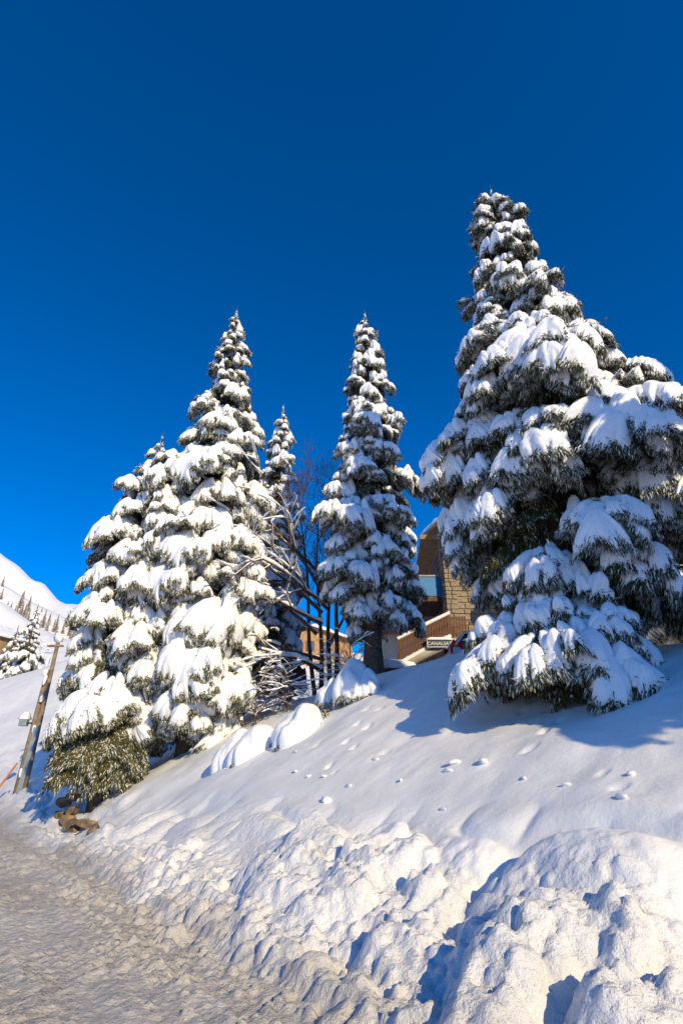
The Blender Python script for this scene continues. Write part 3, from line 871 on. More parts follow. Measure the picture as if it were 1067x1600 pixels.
rg = np.random.default_rng(8)
tx, ty = -0.75, 20.6; tz = gz(tx, ty)
bt = empty('bare_tree', (tx, ty, tz)); tag(bt, 'leafless multi-stemmed tree between the tall sunlit spruce and the slender spruce', 'tree')
for k, (dx, dy, lean, hh, r) in enumerate([(0, 0, (-.04, .02), 7.2, .10), (.5, .15, (.03, .02), 8.4, .11), (.28, .4, (.0, .05), 9.6, .10), (-.25, .3, (-.10, .05), 9.2, .09)]):
    n = 14; zs = np.linspace(-.3, hh, n)
    pts = np.stack([dx + lean[0] * zs + .06 * np.sin(zs + k), dy + lean[1] * zs + .05 * np.cos(zs * .8 + k), zs], -1)
    link('trunk', np_mesh('trunk', *tube_arrays(pts, np.linspace(r, .015, n), 8), M['twig_bark']), bt)
    cur = []
    for q in range(11):
        i = rg.integers(6, n - 1); a = rg.uniform(0, 6.28)
        branchy(rg, pts[i], (math.cos(a) * .6, math.sin(a) * .6, 1.0), rg.uniform(1.2, 2.6), .022, 2, 0, cur, 0.04, .6, 4)
    limb_object('upper_twigs', cur, bt, snow_scale=0.0)
# long limbs bent left and down under snow
for (p, d, L, dr) in [((0, 0, 3.0), (-1, -.15, 1.05), 5.0, -.10), ((-.2, .1, 2.2), (-1, -.3, .55), 4.2, -.05), ((.1, 0, 1.2), (-1, -.5, .35), 3.2, -.05), ((0, .1, 3.8), (-.8, -.2, 1.4), 4.6, -.12),
                      ((.3, 0, 1.8), (.5, -.6, .9), 2.4, -.16), ((0, -.1, .8), (-.8, -.8, .3), 2.6, -.04), ((.2, .1, 3.2), (-.7, -.5, .6), 3.6, -.10), ((-.1, 0, 4.6), (-.9, .1, 1.2), 4.0, -.10), ((0, 0, 2.6), (-.9, -.4, .2), 3.0, 0.05),
                      ((.4, .1, 4.4), (.7, -.2, 1.0), 2.2, -.05)]:
    cur = []
    branchy(rg, p, d, L, .075, 2, 0, cur, dr * .35, .62, 6)
    limb_object('limb', cur, bt, snow_scale=1.5, rg=rg)

def bush(name, x, y, hh, n, label, cat='bush', group=None, snow=1.0, seed=0, z=None, mat='twig_bark'):
    rg = np.random.default_rng(seed)
    b = empty(name, (x, y, gz(x, y) if z is None else z)); tag(b, label, cat, group)
    cur = []
    for k in range(n):
        a = rg.uniform(0, 6.28)
        branchy(rg, (rg.normal(0, .25), rg.normal(0, .25), -.05), (math.cos(a) * .5, math.sin(a) * .5, 1.0), hh * rg.uniform(.6, 1.1), .014 * hh ** .5, 2, 0, cur, -0.03, .6, 4)
    limb_object('stems', cur, b, snow_scale=snow, rg=rg, mat=mat)
    return b
bush('twig_bush', -1.9, 18.4, 1.3, 12, 'brown twiggy bush dusted with snow at the foot of the leafless tree', snow=0.7, seed=1)
bush('twig_bush', 0.25, 19.6, 1.7, 9, 'arching twiggy bush left of the bare lower trunk', snow=0.8, seed=2)
bush('twig_bush', -2.9, 18.6, 1.1, 10, 'snow-clogged twigs at the right foot of the tall sunlit spruce', snow=1.0, seed=3)
bush('twig_bush', 1.6, 38.0, 2.8, 16, 'frosted bush on the sunny ground behind the slender spruce', snow=0.9, seed=4, mat='larch')
bush('twig_bush', -0.6, 40.0, 2.6, 16, 'frosted bush behind the leafless tree', snow=0.9, seed=5, mat='larch')

# ------------------------------------------------------------------ stones of the low wall under the left trees
rw = empty('stone_wall', (-7.45, 17.35, gz(-7.45, 17.35))); tag(rw, 'low ochre dry stone wall showing under the left spruces', 'wall')
rg = np.random.default_rng(12)
def rock_mesh(seed, sx, sy, sz):
    r_ = np.random.default_rng(seed); bm = bmesh.new()
    for k in range(18):
        v = r_.normal(0, 1, 3); v /= np.abs(v).max() * .75 + np.linalg.norm(v) * .25
        bm.verts.new((v[0] * sx / 2, v[1] * sy / 2, (v[2] + 1) * sz / 2))
    g = bmesh.ops.convex_hull(bm, input=list(bm.verts))
    bmesh.ops.delete(bm, geom=[v for v in bm.verts if not v.link_faces], context='VERTS')
    bmesh.ops.bevel(bm, geom=list(bm.edges), offset=.012, segments=1, affect='EDGES')
    me = bpy.data.meshes.new('stone'); bm.to_mesh(me); bm.free(); me.materials.append(M['rock'])
    return me
stone_mes = [rock_mesh(40 + k, .48, .40, .32) for k in range(6)]
cap_mes = [snow_cap_mesh('snow_cap', .5, .38, .13, 60 + k) for k in range(2)]
ax, ay = -0.58, 0.8146
for row in range(3):
    for k in range(11):
        t = (k - 5) * 0.46 + (row % 2) * .23 + rg.uniform(-.1, .1)
        if rg.random() < .12 + .2 * row: continue
        x = t * ax + 0.10 * row; y = t * ay + 0.07 * row
        g = gz(-7.45 + x, 17.35 + y) - rw.location.z
        st = link('stone', stone_mes[rg.integers(6)], rw, (x, y, g - 0.20 + row * .24), (rg.uniform(-.35, .35), rg.uniform(-.3, .3), 2.19 + rg.uniform(-.5, .5)), (rg.uniform(.55, 1.15), rg.uniform(.8, 1.2), rg.uniform(.7, 1.15)))
        if row == 2: link('snow_cap', cap_mes[k % 2], st, (0, 0, .24), None, (.62, .62, .7))

# ------------------------------------------------------------------ clods and prints on the slope
rg = np.random.default_rng(77)
def clod_mesh(seed):
    bm = bmesh.new(); bmesh.ops.create_icosphere(bm, subdivisions=2, radius=1.0)
    r_ = np.random.default_rng(seed); o = r_.uniform(0, 9, 3)
    for v in bm.verts:
        f = 0.55 + 0.9 * float(vn2(v.co.x * 1.9 + o[0], v.co.y * 1.9 + v.co.z * 1.6 + o[1], seed))
        v.co = Vector((v.co.x * f, v.co.y * f * .75, v.co.z * f * .6))
    me = bpy.data.meshes.new('snow_clod'); bm.to_mesh(me); bm.free()
    me.polygons.foreach_set('use_smooth', [True] * len(me.polygons)); me.materials.append(M['snow'])
    return me
clods = [clod_mesh(k) for k in range(4)]
spots = [(-0.24, 9.7, .13), (1.69, 8.9, .09), (2.03, 8.5, .10), (0.12, 9.8, .07), (2.85, 6.2, .06), (1.57, 8.8, .07), (-.9, 11.6, .07), (-.6, 11.0, .06), (0.6, 10.4, .06), (2.3, 7.6, .05), (.9, 9.2, .05), (-.3, 10.6, .05), (3.2, 6.6, .06), (-1.0, 12.8, .06), (1.3, 7.9, .045), (2.6, 7.0, .05)]
for k, (x, y, r) in enumerate(spots):
    o = link('snow_clod', clods[k % 4], None, (x, y, gz(x, y) + r * .12), (0, 0, rg.uniform(0, 6)), (r * 1.0, r * .8, r * .7))
    if k == 0: tag(o, 'largest snow clod lying alone low on the smooth slope', 'snow clod', 'snow clods scattered on the smooth slope')
    else: tag(o, 'small snow clod scattered on the smooth slope above the bank', 'snow clod', 'snow clods scattered on the smooth slope')

# ------------------------------------------------------------------ utility pole at the left
px_, py_ = -13.8, 26.0; pz_ = gz(px_, py_)
up = empty('utility_pole', (px_, py_, pz_)); tag(up, 'weathered double timber pole with snow on its top at the left', 'pole')
hz = 7.3 - pz_
def cyl(h, r0, r1, seg=10, z0=0.0):
    return tube_arrays([(0, 0, z0), (0, 0, z0 + (h - z0) * .5), (0, 0, h)], [r0, (r0 + r1) / 2, r1], seg)
def capped(name, V, Q, seg, mat):
    me = np_mesh(name, V, [Q, np.array([list(range(seg))[::-1]]), np.array([[len(V) - seg + i for i in range(seg)]])], mat)
    return me
V, Q = cyl(hz, .12, .085, 12, -.5); link('post', capped('post', V, Q, 12, M['old_wood']), up, (0.18, 0, 0))
V, Q = cyl(hz * .80, .12, .09, 12, -.5); link('post', capped('post', V, Q, 12, M['old_wood']), up, (-0.16, 0.04, 0), (0, R(1.6), 0))
link('cross_piece', box_mesh('cross_piece', .75, .12, .09, M['old_wood'], .01), up, (0.12, -.05, hz - .22))
link('snow_cap', clods[1], up, (0.16, -.02, hz + .16), None, (.20, .22, .34))
link('steel_channel', box_mesh('steel_channel', .20, .14, 2.6, M['galv'], .01), up, (0.12, -.24, -.1), (0, R(2.5), 0))
ib = link('junction_box', box_mesh('junction_box', .34, .26, .30, M['galv'], .03), up, (-.46, -.12, 2.55))
link('snow_cap', snow_cap_mesh('snow_cap', .36, .30, .26, 5), ib, (0, 0, .30))
link('box_bracket', box_mesh('box_bracket', .26, .06, .06, M['black_trim']), up, (-.22, -.12, 2.65))
rgp = np.random.default_rng(5)
for k in range(9):
    link('snow_patch', clods[k % 4], up, (rgp.uniform(-.12, .10), -.16, rgp.uniform(.4, hz - .8)), (0, R(8), 0), (.09, .07, rgp.uniform(.22, .45)))
st = link('snow_stake', np_mesh('snow_stake', *tube_arrays([(0, 0, -.25), (.45, .05, .8), (.95, .1, 1.75)], [.045, .045, .04], 8), M['orange']), None, (px_ - 1.2, py_ - .35, gz(px_ - 1.2, py_ - .35)))
tag(st, 'orange snow stake leaning against the weathered timber pole', 'stake')
st2 = link('snow_stake', np_mesh('snow_stake', *tube_arrays([(0, 0, -.2), (.02, 0, .55), (.04, 0, 1.2)], [.03, .03, .028], 8), M['brown_wood']), None, (px_ + 1.75, py_ - .5, gz(px_ + 1.75, py_ - .5)))
tag(st2, 'thin dark stake in the shade right of the timber pole', 'stake')

# ------------------------------------------------------------------ far trees
def larch_mesh(seed):
    rg = np.random.default_rng(seed); pb = Parts()
    V, Q = tube_arrays([(0, 0, -1), (0, 0, 6), (0, 0, 12)], [.18, .12, .02], 5); pb.add(V, Q, 0)
    n = 420; z = rg.uniform(.8, 11.6, n) ; a = rg.uniform(0, 6.28, n); r = (12 - z) / 12 * 2.5 * rg.uniform(.5, 1.05, n) + .15
    P0 = np.stack([0 * z, 0 * z, z], -1); D = np.stack([np.cos(a), np.sin(a), rg.uniform(-.25, .5, n)], -1)
    V, T_ = sprigs(P0, D, r, np.full(n, .10), seed); pb.add(V, T_, 0, smooth=False)
    n = 260; i = rg.integers(0, 420, n); f = rg.uniform(.3, .9, n)[:, None]
    P1 = P0[i] + D[i] / np.linalg.norm(D[i], axis=1)[:, None] * r[i][:, None] * f + np.array([0, 0, .09])
    V, T_ = sprigs(P1, D[i], r[i] * .5, np.full(n, .09), seed + 1); pb.add(V, T_, 1, smooth=False)
    return pb.mesh('larch', [M['larch'], M['snow']])
larches = [larch_mesh(300 + k) for k in range(4)]
rg = np.random.default_rng(31)
LP = []
for (cx, cy, sx_, sy_, nn) in ((-243, 398, 6, 9, 9), (-224, 385, 9, 13, 20), (-207, 380, 7, 14, 14), (-196, 385, 5, 10, 6), (-262, 400, 3, 8, 4), (-286, 398, 7, 8, 11)):
    LP += [(cx + rg.normal(0, sx_), cy + rg.normal(0, sy_)) for _ in range(nn)]
for k, (x, y) in enumerate(LP):
    sc_ = rg.uniform(.55, 1.25)
    o = link('larch_tree', larches[k % 4], None, (x, y, hill_z(MA, x, y) - .4), (0, 0, rg.uniform(0, 6)), (sc_ * 1.05, sc_ * 1.05, sc_))
    tag(o, 'bare brown larch in the wood on the far hillside', 'tree', 'larches on the far hillside')
# snowy spruces on the hill behind the pole
FP = [(-33.5, 58, 8.2), (-29.0, 63, 9.6), (-26.0, 59, 7.4), (-37.5, 62, 8.0), (-24.0, 66, 9.0), (-31.5, 70, 9.5), (-41.0, 70, 9.0), (-21.5, 62, 8.0)]
names = ['snow-covered spruce on the rise, straight behind the left edge of the frame', 'tallest of the snow-covered spruces behind the timber pole', 'snow-covered spruce just left of the timber pole top',
         'snow-covered spruce below the wooden chalet at the left edge', 'snow-covered spruce right of the timber pole top', 'snow-covered spruce in the back row behind the timber pole', 'snow-covered spruce farthest left in the back row', 'snow-covered spruce half hidden by the left tree skirt']
for k, (x, y, ht) in enumerate(FP):
    spruce('spruce_tree', (x, y, gz(x, y) - .3), ht, [(0.5, 2.3, 2.3), (ht * .3, 1.9, 1.9), (ht * .65, 1.05, 1.05), (ht, .12, .12)], 44, LIB_SUN, 400 + k, names[k], 'tree', 'snowy spruces on the rise behind the pole', bare_n=4, drop=(0, 24), trunk_r=.14)
for k, (x, y) in enumerate([(-128, 200), (-124, 197), (-120, 199), (-116, 195), (-112, 197), (-108, 194)]):
    bush('twig_bush', x, y, 4.5, 9, 'frosted shrub in the row on the smooth near hillside', 'bush', 'frosted shrubs on the near hillside', snow=5.0, seed=50 + k, z=hill_z(MB_, x, y), mat='larch')

# ------------------------------------------------------------------ buildings
def part_box(name, parent, x0, x1, y0, y1, z0, z1, mat, bev=0.0):
    me = box_mesh(name, x1 - x0, y1 - y0, z1 - z0, mat, bev)
    return link(name, me, parent, ((x0 + x1) / 2, (y0 + y1) / 2, z0))
def snow_on(parent, x0, x1, y0, y1, z, h, seed=0):
    return link('snow_cap', snow_cap_mesh('snow_cap', x1 - x0, y1 - y0, h, seed), parent, ((x0 + x1) / 2, (y0 + y1) / 2, z))

HX, HY, HZ = 4.4, 22.0, 4.45
ho = empty('chalet', (HX, HY, HZ)); tag(ho, 'stone and timber chalet half hidden behind the tallest spruce', 'house')
# stone pier and wall: coursed stones proud of the mortar
pier = part_box('pier', ho, 0.03, 0.47, 0.03, 0.6, -.3, 6.7, M['mortar'])
rg = np.random.default_rng(91)
smes = [box_mesh('stone', 1, 1, 1, M['stone'], .10, .04, 70 + k) for k in range(5)]
z = 0.0
while z < 6.5:
    hh = rg.uniform(.15, .24)
    cut = rg.uniform(.16, .30)
    for (a, b) in ((0, cut), (cut, .5)):
        link('stone', smes[rg.integers(5)], pier, ((a + b) / 2 - .25, -.285 + rg.uniform(-.015, .01), z + .3), (0, 0, 0), (b - a - .025, .12, hh - .025))
    link('stone', smes[rg.integers(5)], pier, (-.235 + rg.uniform(-.01, .01), .02, z + .3), (0, 0, 0), (.12, .5, hh - .025))
    z += hh
wall = part_box('stone_wall', ho, .47, 2.15, .22, .7, -.3, 6.6, M['mortar'])
z = 1.6
while z < 6.3:
    hh = rg.uniform(.19, .30); x = 0.0
    while x < 1.62:
        w_ = min(rg.uniform(.28, .55), 1.68 - x)
        if w_ > .08: link('stone', smes[rg.integers(5)], wall, (x + w_ / 2 - .84, -.25 + rg.uniform(-.015, .01), z + .3), (0, 0, 0), (w_ - .03, .10, hh - .03))
        x += w_
    z += hh
pw = part_box('plaster_wall', ho, 2.15, 9.5, .30, .75, -.3, 6.6, M['plaster'])
part_box('side_wall', ho, .10, .5, .6, 7.5, -.3, 6.6, M['brown_wood'])
for k in range(22): link('wall_board', box_mesh('wall_board', .03, 6.8, .27, M['brown_wood'], .008), ho, (.083, 4.05, .2 + .29 * k), (0, R(3), 0))
for wx in (2.35, 5.2):
    wi = part_box('window', ho, wx, wx + 1.35, .22, .30, 2.9, 4.3, M['brown_wood'])
    for k in (0, 1):
        link('pane', box_mesh('pane', .48, .03, 1.14, M['win_glass']), wi, (-.29 + .58 * k, -.03, .12))
    for sx in (-1, 1): link('shutter', box_mesh('shutter', .26, .05, 1.4, M['brown_wood'], .01), wi, (sx * .84, -.04, 0))
bal = part_box('balcony', ho, 2.0, 9.6, -1.15, .30, 4.75, 4.95, M['brown_wood'])
for k in range(9): link('joist', box_mesh('joist', .12, 1.35, .18, M['brown_wood']), bal, (-3.6 + .9 * k, 0, -.18))
for k in range(4): link('railing_board', box_mesh('railing_board', 7.5, .05, .16, M['gold_wood']), bal, (0, -.68, .28 + .22 * k))
for k in range(5): link('post', box_mesh('post', .10, .10, 1.15, M['brown_wood']), bal, (-3.6 + 1.8 * k, -.60, .2))
snow_on(ho, 2.0, 9.6, -1.1, -.1, 4.96, .20, 3)
snow_on(ho, 2.1, 9.5, -1.16, -1.0, 6.10, .12, 4)
rf = empty('roof', (0, 0, 0)); rf.parent = ho
E_ = link('roof_slab', np_mesh('roof_slab', [(-.25, -1.6, 6.75), (10.4, -1.6, 6.75), (10.4, 4.0, 8.4), (-.25, 4.0, 8.4), (-.25, 9.2, 6.75), (10.4, 9.2, 6.75),
        (-.25, -1.6, 6.55), (10.4, -1.6, 6.55), (10.4, 4.0, 8.2), (-.25, 4.0, 8.2), (-.25, 9.2, 6.55), (10.4, 9.2, 6.55)],
        np.array([(0, 1, 2, 3), (3, 2, 5, 4), (7, 6, 9, 8), (8, 9, 10, 11), (0, 6, 7, 1), (4, 5, 11, 10), (0, 3, 9, 6), (3, 4, 10, 9), (1, 7, 8, 2), (2, 8, 11, 5)]), M['gold_wood'], smooth=False), rf)
n = 40; xs = np.linspace(-.3, 10.45, n); ys = np.linspace(-1.65, 4.05, 24)
Xg, Yg = np.meshgrid(xs, ys, indexing='ij')
edge = np.minimum(np.minimum(Xg + .3, 10.45 - Xg), Yg + 1.65)
Zg = 6.76 + (Yg + 1.6) / 5.6 * 1.65 + .5 * np.clip(edge / .35, 0, 1) ** .5 * (.8 + .4 * fbm(Xg, Yg, 3, 3)) - .02
idx = np.arange(n * 24).reshape(n, 24); q = np.stack([idx[:-1, :-1], idx[1:, :-1], idx[1:, 1:], idx[:-1, 1:]], -1).reshape(-1, 4)
link('snow_load', np_mesh('snow_load', np.stack([Xg, Yg, Zg], -1).reshape(-1, 3), q, M['snow']), rf)
# left balcony with blue panel
lb = part_box('side_balcony', ho, -1.0, 0.0, .5, 3.0, 3.85, 4.05, M['brown_wood'])
link('blue_panel', box_mesh('blue_panel', .92, .04, .85, M['blue_paint']), lb, (0, -1.22, .24))
link('handrail', box_mesh('handrail', 1.0, .07, .07, M['concrete']), lb, (0, -1.22, 1.12))
for k in range(3): link('baluster', box_mesh('baluster', .05, .05, 1.0, M['concrete']), lb, (-.47 + .47 * k, -1.19, .12))
link('fascia_board', box_mesh('fascia_board', 1.3, .12, .22, M['gold_wood'], .01), ho, (-.35, -.5, 6.3))

# outside stair, falling to the left
stp = empty('stair', (HX - .1, HY - .35, HZ)); tag(stp, 'concrete outside stair with brown wooden railing beside the chalet', 'stair')
sx0, sx1, sz0, sz1 = -2.05, 0.0, 0.95, 2.0
sl = np_mesh('stair_slab', [(sx1, -.5, sz1), (sx0, -.5, sz0), (sx0, -.5, sz0 - .22), (sx1, -.5, sz1 - .30), (sx1, .5, sz1), (sx0, .5, sz0), (sx0, .5, sz0 - .22), (sx1, .5, sz1 - .30)],
             np.array([(0, 1, 2, 3), (5, 4, 7, 6), (1, 0, 4, 5), (3, 2, 6, 7), (0, 3, 7, 4), (2, 1, 5, 6)]), M['concrete'], smooth=False)
link('stair_slab', sl, stp)
link('support_wall', box_mesh('support_wall', 1.9, .22, 1.6, M['concrete']), stp, (-.95, .33, -.5))
for k in range(8):
    x = sx0 + (k + .5) * (sx1 - sx0) / 8; zz_ = sz0 + (k + .5) * (sz1 - sz0) / 8
    t_ = link('tread', box_mesh('tread', .27, .9, .12, M['concrete']), stp, (x, 0.02, zz_))
    link('snow_cap', snow_cap_mesh('snow_cap', .26, .86, .10, k), t_, (0, 0, .12))
link('edge_snow', np_mesh('edge_snow', *tube_arrays([(sx0, -.46, sz0 + .06), ((sx0 + sx1) / 2, -.46, (sz0 + sz1) / 2 + .07), (sx1, -.46, sz1 + .06)], [.08, .085, .08], 8), M['snow']), stp)
nb = 19
for k in range(nb):
    f = (k + .5) / nb; x = sx0 + f * (sx1 - sx0)
    link('railing_board', box_mesh('railing_board', .085, .03, .78, M['brown_wood']), stp, (x, -.42, sz0 + f * (sz1 - sz0) + .16))
for f in (0, .5, 1.0):
    link('post', box_mesh('post', .11, .11, 1.02, M['brown_wood']), stp, (sx0 + f * (sx1 - sx0), -.36, sz0 + f * (sz1 - sz0)))
for dz in (.28, .86):
    link('rail', np_mesh('rail', *tube_arrays([(sx0, -.38, sz0 + dz), (sx1, -.38, sz1 + dz)], [.045, .045], 6), M['brown_wood']), stp)
link('rail_snow', np_mesh('rail_snow', *tube_arrays([(sx0 - .05, -.40, sz0 + 1.0), ((sx0 + sx1) / 2, -.40, (sz0 + sz1) / 2 + 1.02), (sx1 + .05, -.40, sz1 + 1.0)], [.07, .085, .075], 8), M['snow']), stp)
for k in range(6): link('railing_board', box_mesh('railing_board', .085, .03, .8, M['brown_wood']), stp, (sx1 + .08 + .11 * k, -.38, sz1 + .05))
link('landing', box_mesh('landing', .8, 1.0, .22, M['concrete']), stp, (sx1 + .41, .05, sz1 - .24))

# sign on the stair
sg = empty('sign', (HX - .60, HY - 1.0, HZ + 1.56)); tag(sg, 'small dark blue sign lettered CANALSAT under the stair', 'sign')
link('board', box_mesh('board', .98, .05, .30, M['sign_blue'], .006), sg)
for (dx, dz, a, b) in ((0, 0, .98, .025), (0, .275, .98, .025)): link('border', box_mesh('border', a, .02, b, M['sign_white']), sg, (dx, -.03, dz))
for dx in (-.48, .48): link('border', box_mesh('border', .02, .02, .25, M['sign_white']), sg, (dx, -.03, .025))
fc = bpy.data.curves.new('lettering', 'FONT'); fc.body = 'CANALSAT'; fc.size = .19; fc.align_x = 'CENTER'; fc.extrude = .004; fc.materials.append(M['sign_white'])
lt0 = bpy.data.objects.new('lettering_source', fc); COL.objects.link(lt0)
bpy.context.view_layer.update()
lme = bpy.data.meshes.new_from_object(lt0.evaluated_get(bpy.context.evaluated_depsgraph_get()))
bpy.data.objects.remove(lt0)
link('lettering', lme, sg, (0, -.034, .085), (R(90), 0, 0))
link('bracket', box_mesh('bracket', .06, .5, .06, M['black_trim']), sg, (.2, .28, .12))
link('snow_cap', snow_cap_mesh('snow_cap', .98, .10, .10, 8), sg, (0, 0, .30))

# low shed with snow on it, left of the stair
sh = empty('shed', (1.55, 21.3, gz(1.55, 21.3))); tag(sh, 'low brown timber shed under thick snow left of the stair', 'shed')
part_box('wall', sh, -1.15, 1.15, 0, 1.2, -.2, .62, M['brown_wood'])
for k in range(12): link('board', box_mesh('board', .17, .03, .74, M['brown_wood']), sh, (-1.05 + k * .19, -.025, -.15))
part_box('roof', sh, -1.35, 1.35, -.3, 1.4, .66, .78, M['brown_wood'])
snow_on(sh, -1.35, 1.35, -.3, 1.4, .785, .36, 9)

# houses farther off
def small_house(name, loc, rz, w, d, h, rh, wall, roof, label, nwin=2, snow=True):
    o = empty(name, loc, rz); tag(o, label, 'house')
    wl = np_mesh('wall', [(-w / 2, -d / 2, -2), (w / 2, -d / 2, -2), (w / 2, d / 2, -2), (-w / 2, d / 2, -2), (-w / 2, -d / 2, h), (w / 2, -d / 2, h), (w / 2, d / 2, h), (-w / 2, d / 2, h), (0, -d / 2, h + rh), (0, d / 2, h + rh)],
                 [np.array([(0, 1, 5, 4), (1, 2, 6, 5), (2, 3, 7, 6), (3, 0, 4, 7)]), np.array([(4, 5, 8), (6, 7, 9)])], wall, smooth=False)
    link('wall', wl, o)
    e = .5; t = .18
    rr = link('roof', np_mesh('roof', [(-w / 2 - e, -d / 2 - e, h - e * rh / (w / 2)), (0, -d / 2 - e, h + rh), (w / 2 + e, -d / 2 - e, h - e * rh / (w / 2)), (-w / 2 - e, d / 2 + e, h - e * rh / (w / 2)), (0, d / 2 + e, h + rh), (w / 2 + e, d / 2 + e, h - e * rh / (w / 2)),
          (-w / 2 - e, -d / 2 - e, h - e * rh / (w / 2) + t), (0, -d / 2 - e, h + rh + t), (w / 2 + e, -d / 2 - e, h - e * rh / (w / 2) + t), (-w / 2 - e, d / 2 + e, h - e * rh / (w / 2) + t), (0, d / 2 + e, h + rh + t), (w / 2 + e, d / 2 + e, h - e * rh / (w / 2) + t)],
          np.array([(6, 7, 10, 9), (7, 8, 11, 10), (1, 0, 3, 4), (2, 1, 4, 5), (0, 1, 7, 6), (1, 2, 8, 7), (4, 3, 9, 10), (5, 4, 10, 11), (3, 0, 6, 9), (2, 5, 11, 8)]), roof, smooth=False), o)
    if snow:
        for sx in (-1, 1):
            L_ = math.hypot(w / 2 + e, rh * (1 + e / (w / 2)))
            a = math.atan2(rh, w / 2)
            link('snow_cap', snow_cap_mesh('snow_cap', L_, d + 2 * e, .45, 3 + sx), rr, (sx * (w / 4 + e / 2), 0, h + rh / 2 - e * rh / w + t + .02), (0, sx * a, 0))
    for k in range(nwin):
        wi = link('window', box_mesh('window', .9, .06, 1.1, M['brown_wood']), o, ((k - (nwin - 1) / 2) * 1.9, -d / 2 - .03, h * .35))
        link('pane', box_mesh('pane', .7, .03, .9, M['win_glass']), wi, (0, -.04, .1))
    return o
small_house('house', (5.6, 33.0, gz(5.6, 33)), R(62), 5.0, 6.5, 4.6, 1.6, M['cream'], M['red_roof'], 'cream house with faded red roof behind the stair', 2, False)
small_house('chalet', (-4.2, 62.0, gz(-4.2, 62) + .3), R(15), 9.5, 6.0, 1.9, 1.3, M['gold_wood'], M['brown_wood'], 'low honey-coloured timber chalet seen through the leafless tree', 3)
small_house('chalet', (-52.0, 78.0, gz(-52, 78) + 6.2), R(-20), 8.0, 7.0, 4.2, 2.0, M['gold_wood'], M['brown_wood'], 'wooden chalet cut by the left edge below the mountain', 2)

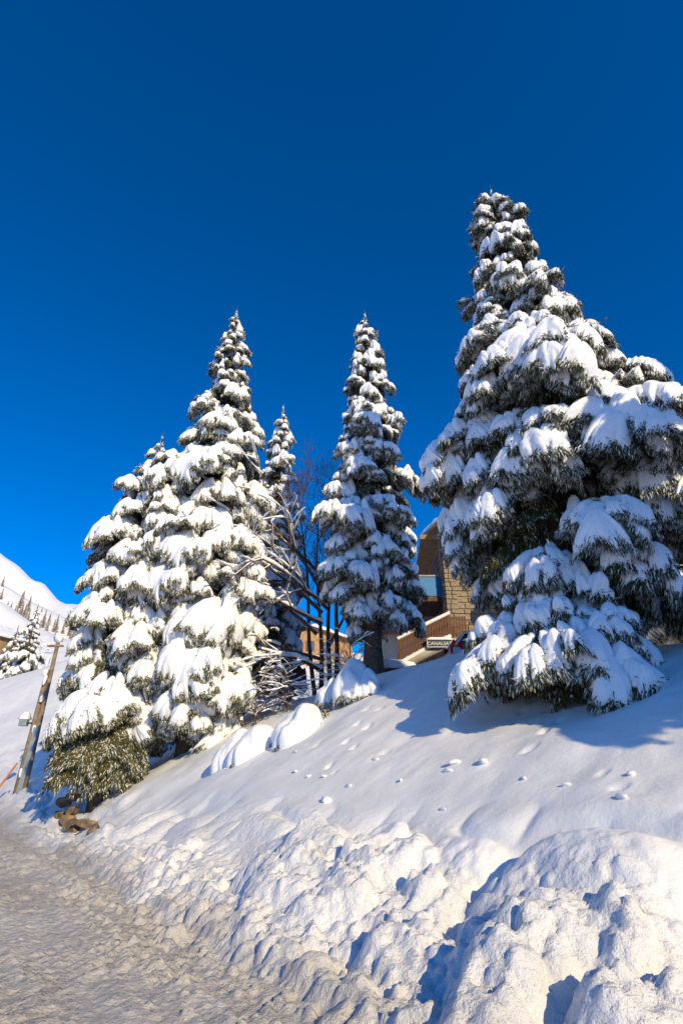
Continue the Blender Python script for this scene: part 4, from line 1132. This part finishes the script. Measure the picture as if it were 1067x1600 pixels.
# ------------------------------------------------------------------ parked cars
def car(loc, rz, paint, label, snow=0.0):
    o = empty('parked_car', loc, rz); tag(o, label, 'car', 'cars parked on the terrace')
    # stations along x: rear 0 -> front 4.2 ; (x, z_low, z_belt, half width)
    stn = [(0.0, .42, .80, .70), (.06, .32, .92, .80), (.35, .25, 1.0, .85), (1.2, .22, .98, .87), (2.6, .22, .96, .87), (3.0, .22, .93, .87), (3.7, .24, .82, .84), (4.05, .30, .70, .76), (4.18, .38, .60, .66)]
    V = []
    for (x, zl, zb, hw) in stn:
        V += [(x, -hw * .92, zl), (x, -hw, zl + .15), (x, -hw, (zl + zb) / 2), (x, -hw * .97, zb - .05), (x, -hw * .88, zb), (x, hw * .88, zb), (x, hw * .97, zb - .05), (x, hw, (zl + zb) / 2), (x, hw, zl + .15), (x, hw * .92, zl)]
    Q = [(i * 10 + k, i * 10 + (k + 1) % 10, (i + 1) * 10 + (k + 1) % 10, (i + 1) * 10 + k) for i in range(len(stn) - 1) for k in range(10)]
    body = link('body', np_mesh('body', V, [np.array(Q), np.array([list(range(10))[::-1]]), np.array([[80 + k for k in range(10)]])], paint), o)
    gh = [(.10, .96, .74, .96), (.42, .98, .80, 1.40), (.95, .98, .80, 1.50), (1.9, .97, .80, 1.50), (2.35, .96, .80, 1.42), (3.05, .93, .78, .935)]
    V = []; 
    for (x, zb, hb, zr) in gh: V += [(x, -hb, zb - .02), (x, -hb * .97 + .16 * (zr - zb), zr), (x, hb * .97 - .16 * (zr - zb), zr), (x, hb, zb - .02)]
    side = []; top = []
    for i in range(len(gh) - 1):
        a = i * 4; b = a + 4
        side += [(a, a + 1, b + 1, b), (a + 3, b + 3, b + 2, a + 2)]; top.append((a + 1, a + 2, b + 2, b + 1))
    mi = [0] * len(side) + [0, 1, 1, 1, 0]
    gho = link('window', np_mesh('window', V, np.array(side + top), [M['car_glass'], paint], smooth=False, mat_idx=mi), o)
    for sy in (-1, 1):
        for (x0, z0, x1, z1) in ((.10, .97, .45, 1.40), (.45, 1.41, .95, 1.50), (.95, 1.505, 1.9, 1.505), (1.9, 1.505, 2.35, 1.43), (2.35, 1.43, 3.05, .94), (1.55, .97, 1.6, 1.49), (.72, .97, .66, 1.44)):
            f = lambda z: sy * (.785 - .16 * (z - .97))
            link('pillar', np_mesh('pillar', *tube_arrays([(x0, f(z0), z0), ((x0 + x1) / 2, f((z0 + z1) / 2), (z0 + z1) / 2), (x1, f(z1), z1)], [.045, .045, .045], 6), paint), gho)
        V = [(-.02, sy * .50, .78), (-.02, sy * .70, .72), (.40, sy * .868, .86), (.30, sy * .845, 1.06), (.05, sy * .72, 1.18), (.0, sy * .60, 1.0)]
        link('taillight', np_mesh('taillight', V + [(v[0] + .05, v[1] * .86, v[2]) for v in V], [np.array([(0, 1, 2, 3, 4, 5), (11, 10, 9, 8, 7, 6)]), np.array([(k, (k + 1) % 6, (k + 1) % 6 + 6, k + 6) for k in range(6)])], M['red_lens'], smooth=False), o)
        link('headlight', box_mesh('headlight', .30, .34, .13, M['sign_white'], .04), o, (3.98, sy * .56, .56))
        for wx in (.72, 3.28):
            w_ = empty('wheel', (wx, sy * .80, .31)); w_.parent = o
            V, Q = tube_arrays([(0, -.10, 0), (0, -.095, 0), (0, .095, 0), (0, .10, 0)], [.22, .315, .315, .22], 20)
            link('tyre', np_mesh('tyre', V, Q, M['rubber']), w_)
            V, Q = tube_arrays([(0, -.085, 0), (0, 0, 0), (0, .085, 0)], [.21, .21, .21], 16)
            link('rim', np_mesh('rim', V, [Q, np.array([list(range(16))[::-1], [32 + k for k in range(16)]])], M['rim']), w_)
            link('wheel_arch', np_mesh('wheel_arch', *tube_arrays([(wx + .37 * math.cos(t), sy * .862, .31 + .37 * math.sin(t)) for t in np.linspace(0, math.pi, 11)], [.035] * 11, 6), M['black_trim']), body)
        link('door_mirror', box_mesh('door_mirror', .14, .2, .14, paint, .03), o, (2.35, sy * .92, .98))
    link('bumper', box_mesh('bumper', .22, 1.5, .26, M['black_trim'], .05), o, (.05, 0, .34))
    link('bumper', box_mesh('bumper', .22, 1.4, .24, M['black_trim'], .05), o, (4.08, 0, .28))
    if snow > 0:
        link('snow_cap', snow_cap_mesh('snow_cap', 1.5, 1.25, .28 * snow, 3), o, (1.45, 0, 1.5))
        link('snow_cap', snow_cap_mesh('snow_cap', 1.0, 1.35, .2 * snow, 4), o, (3.5, 0, .86), (0, R(9), 0))
    return o
car((3.60, 18.7, gz(3.9, 18.9) - .12), R(4), M['silver'], 'silver hatchback with red tail lamp under the stair sign')
car((6.45, 20.35, gz(4.0, 20.2) - .15), R(181), M['silver'], 'silver car whose bonnet shows left of the silver hatchback')
car((-1.5, 22.6, gz(-1.5, 22.6)), R(190), M['dark_paint'], 'dark car under snow behind the leafless tree', 1.4)
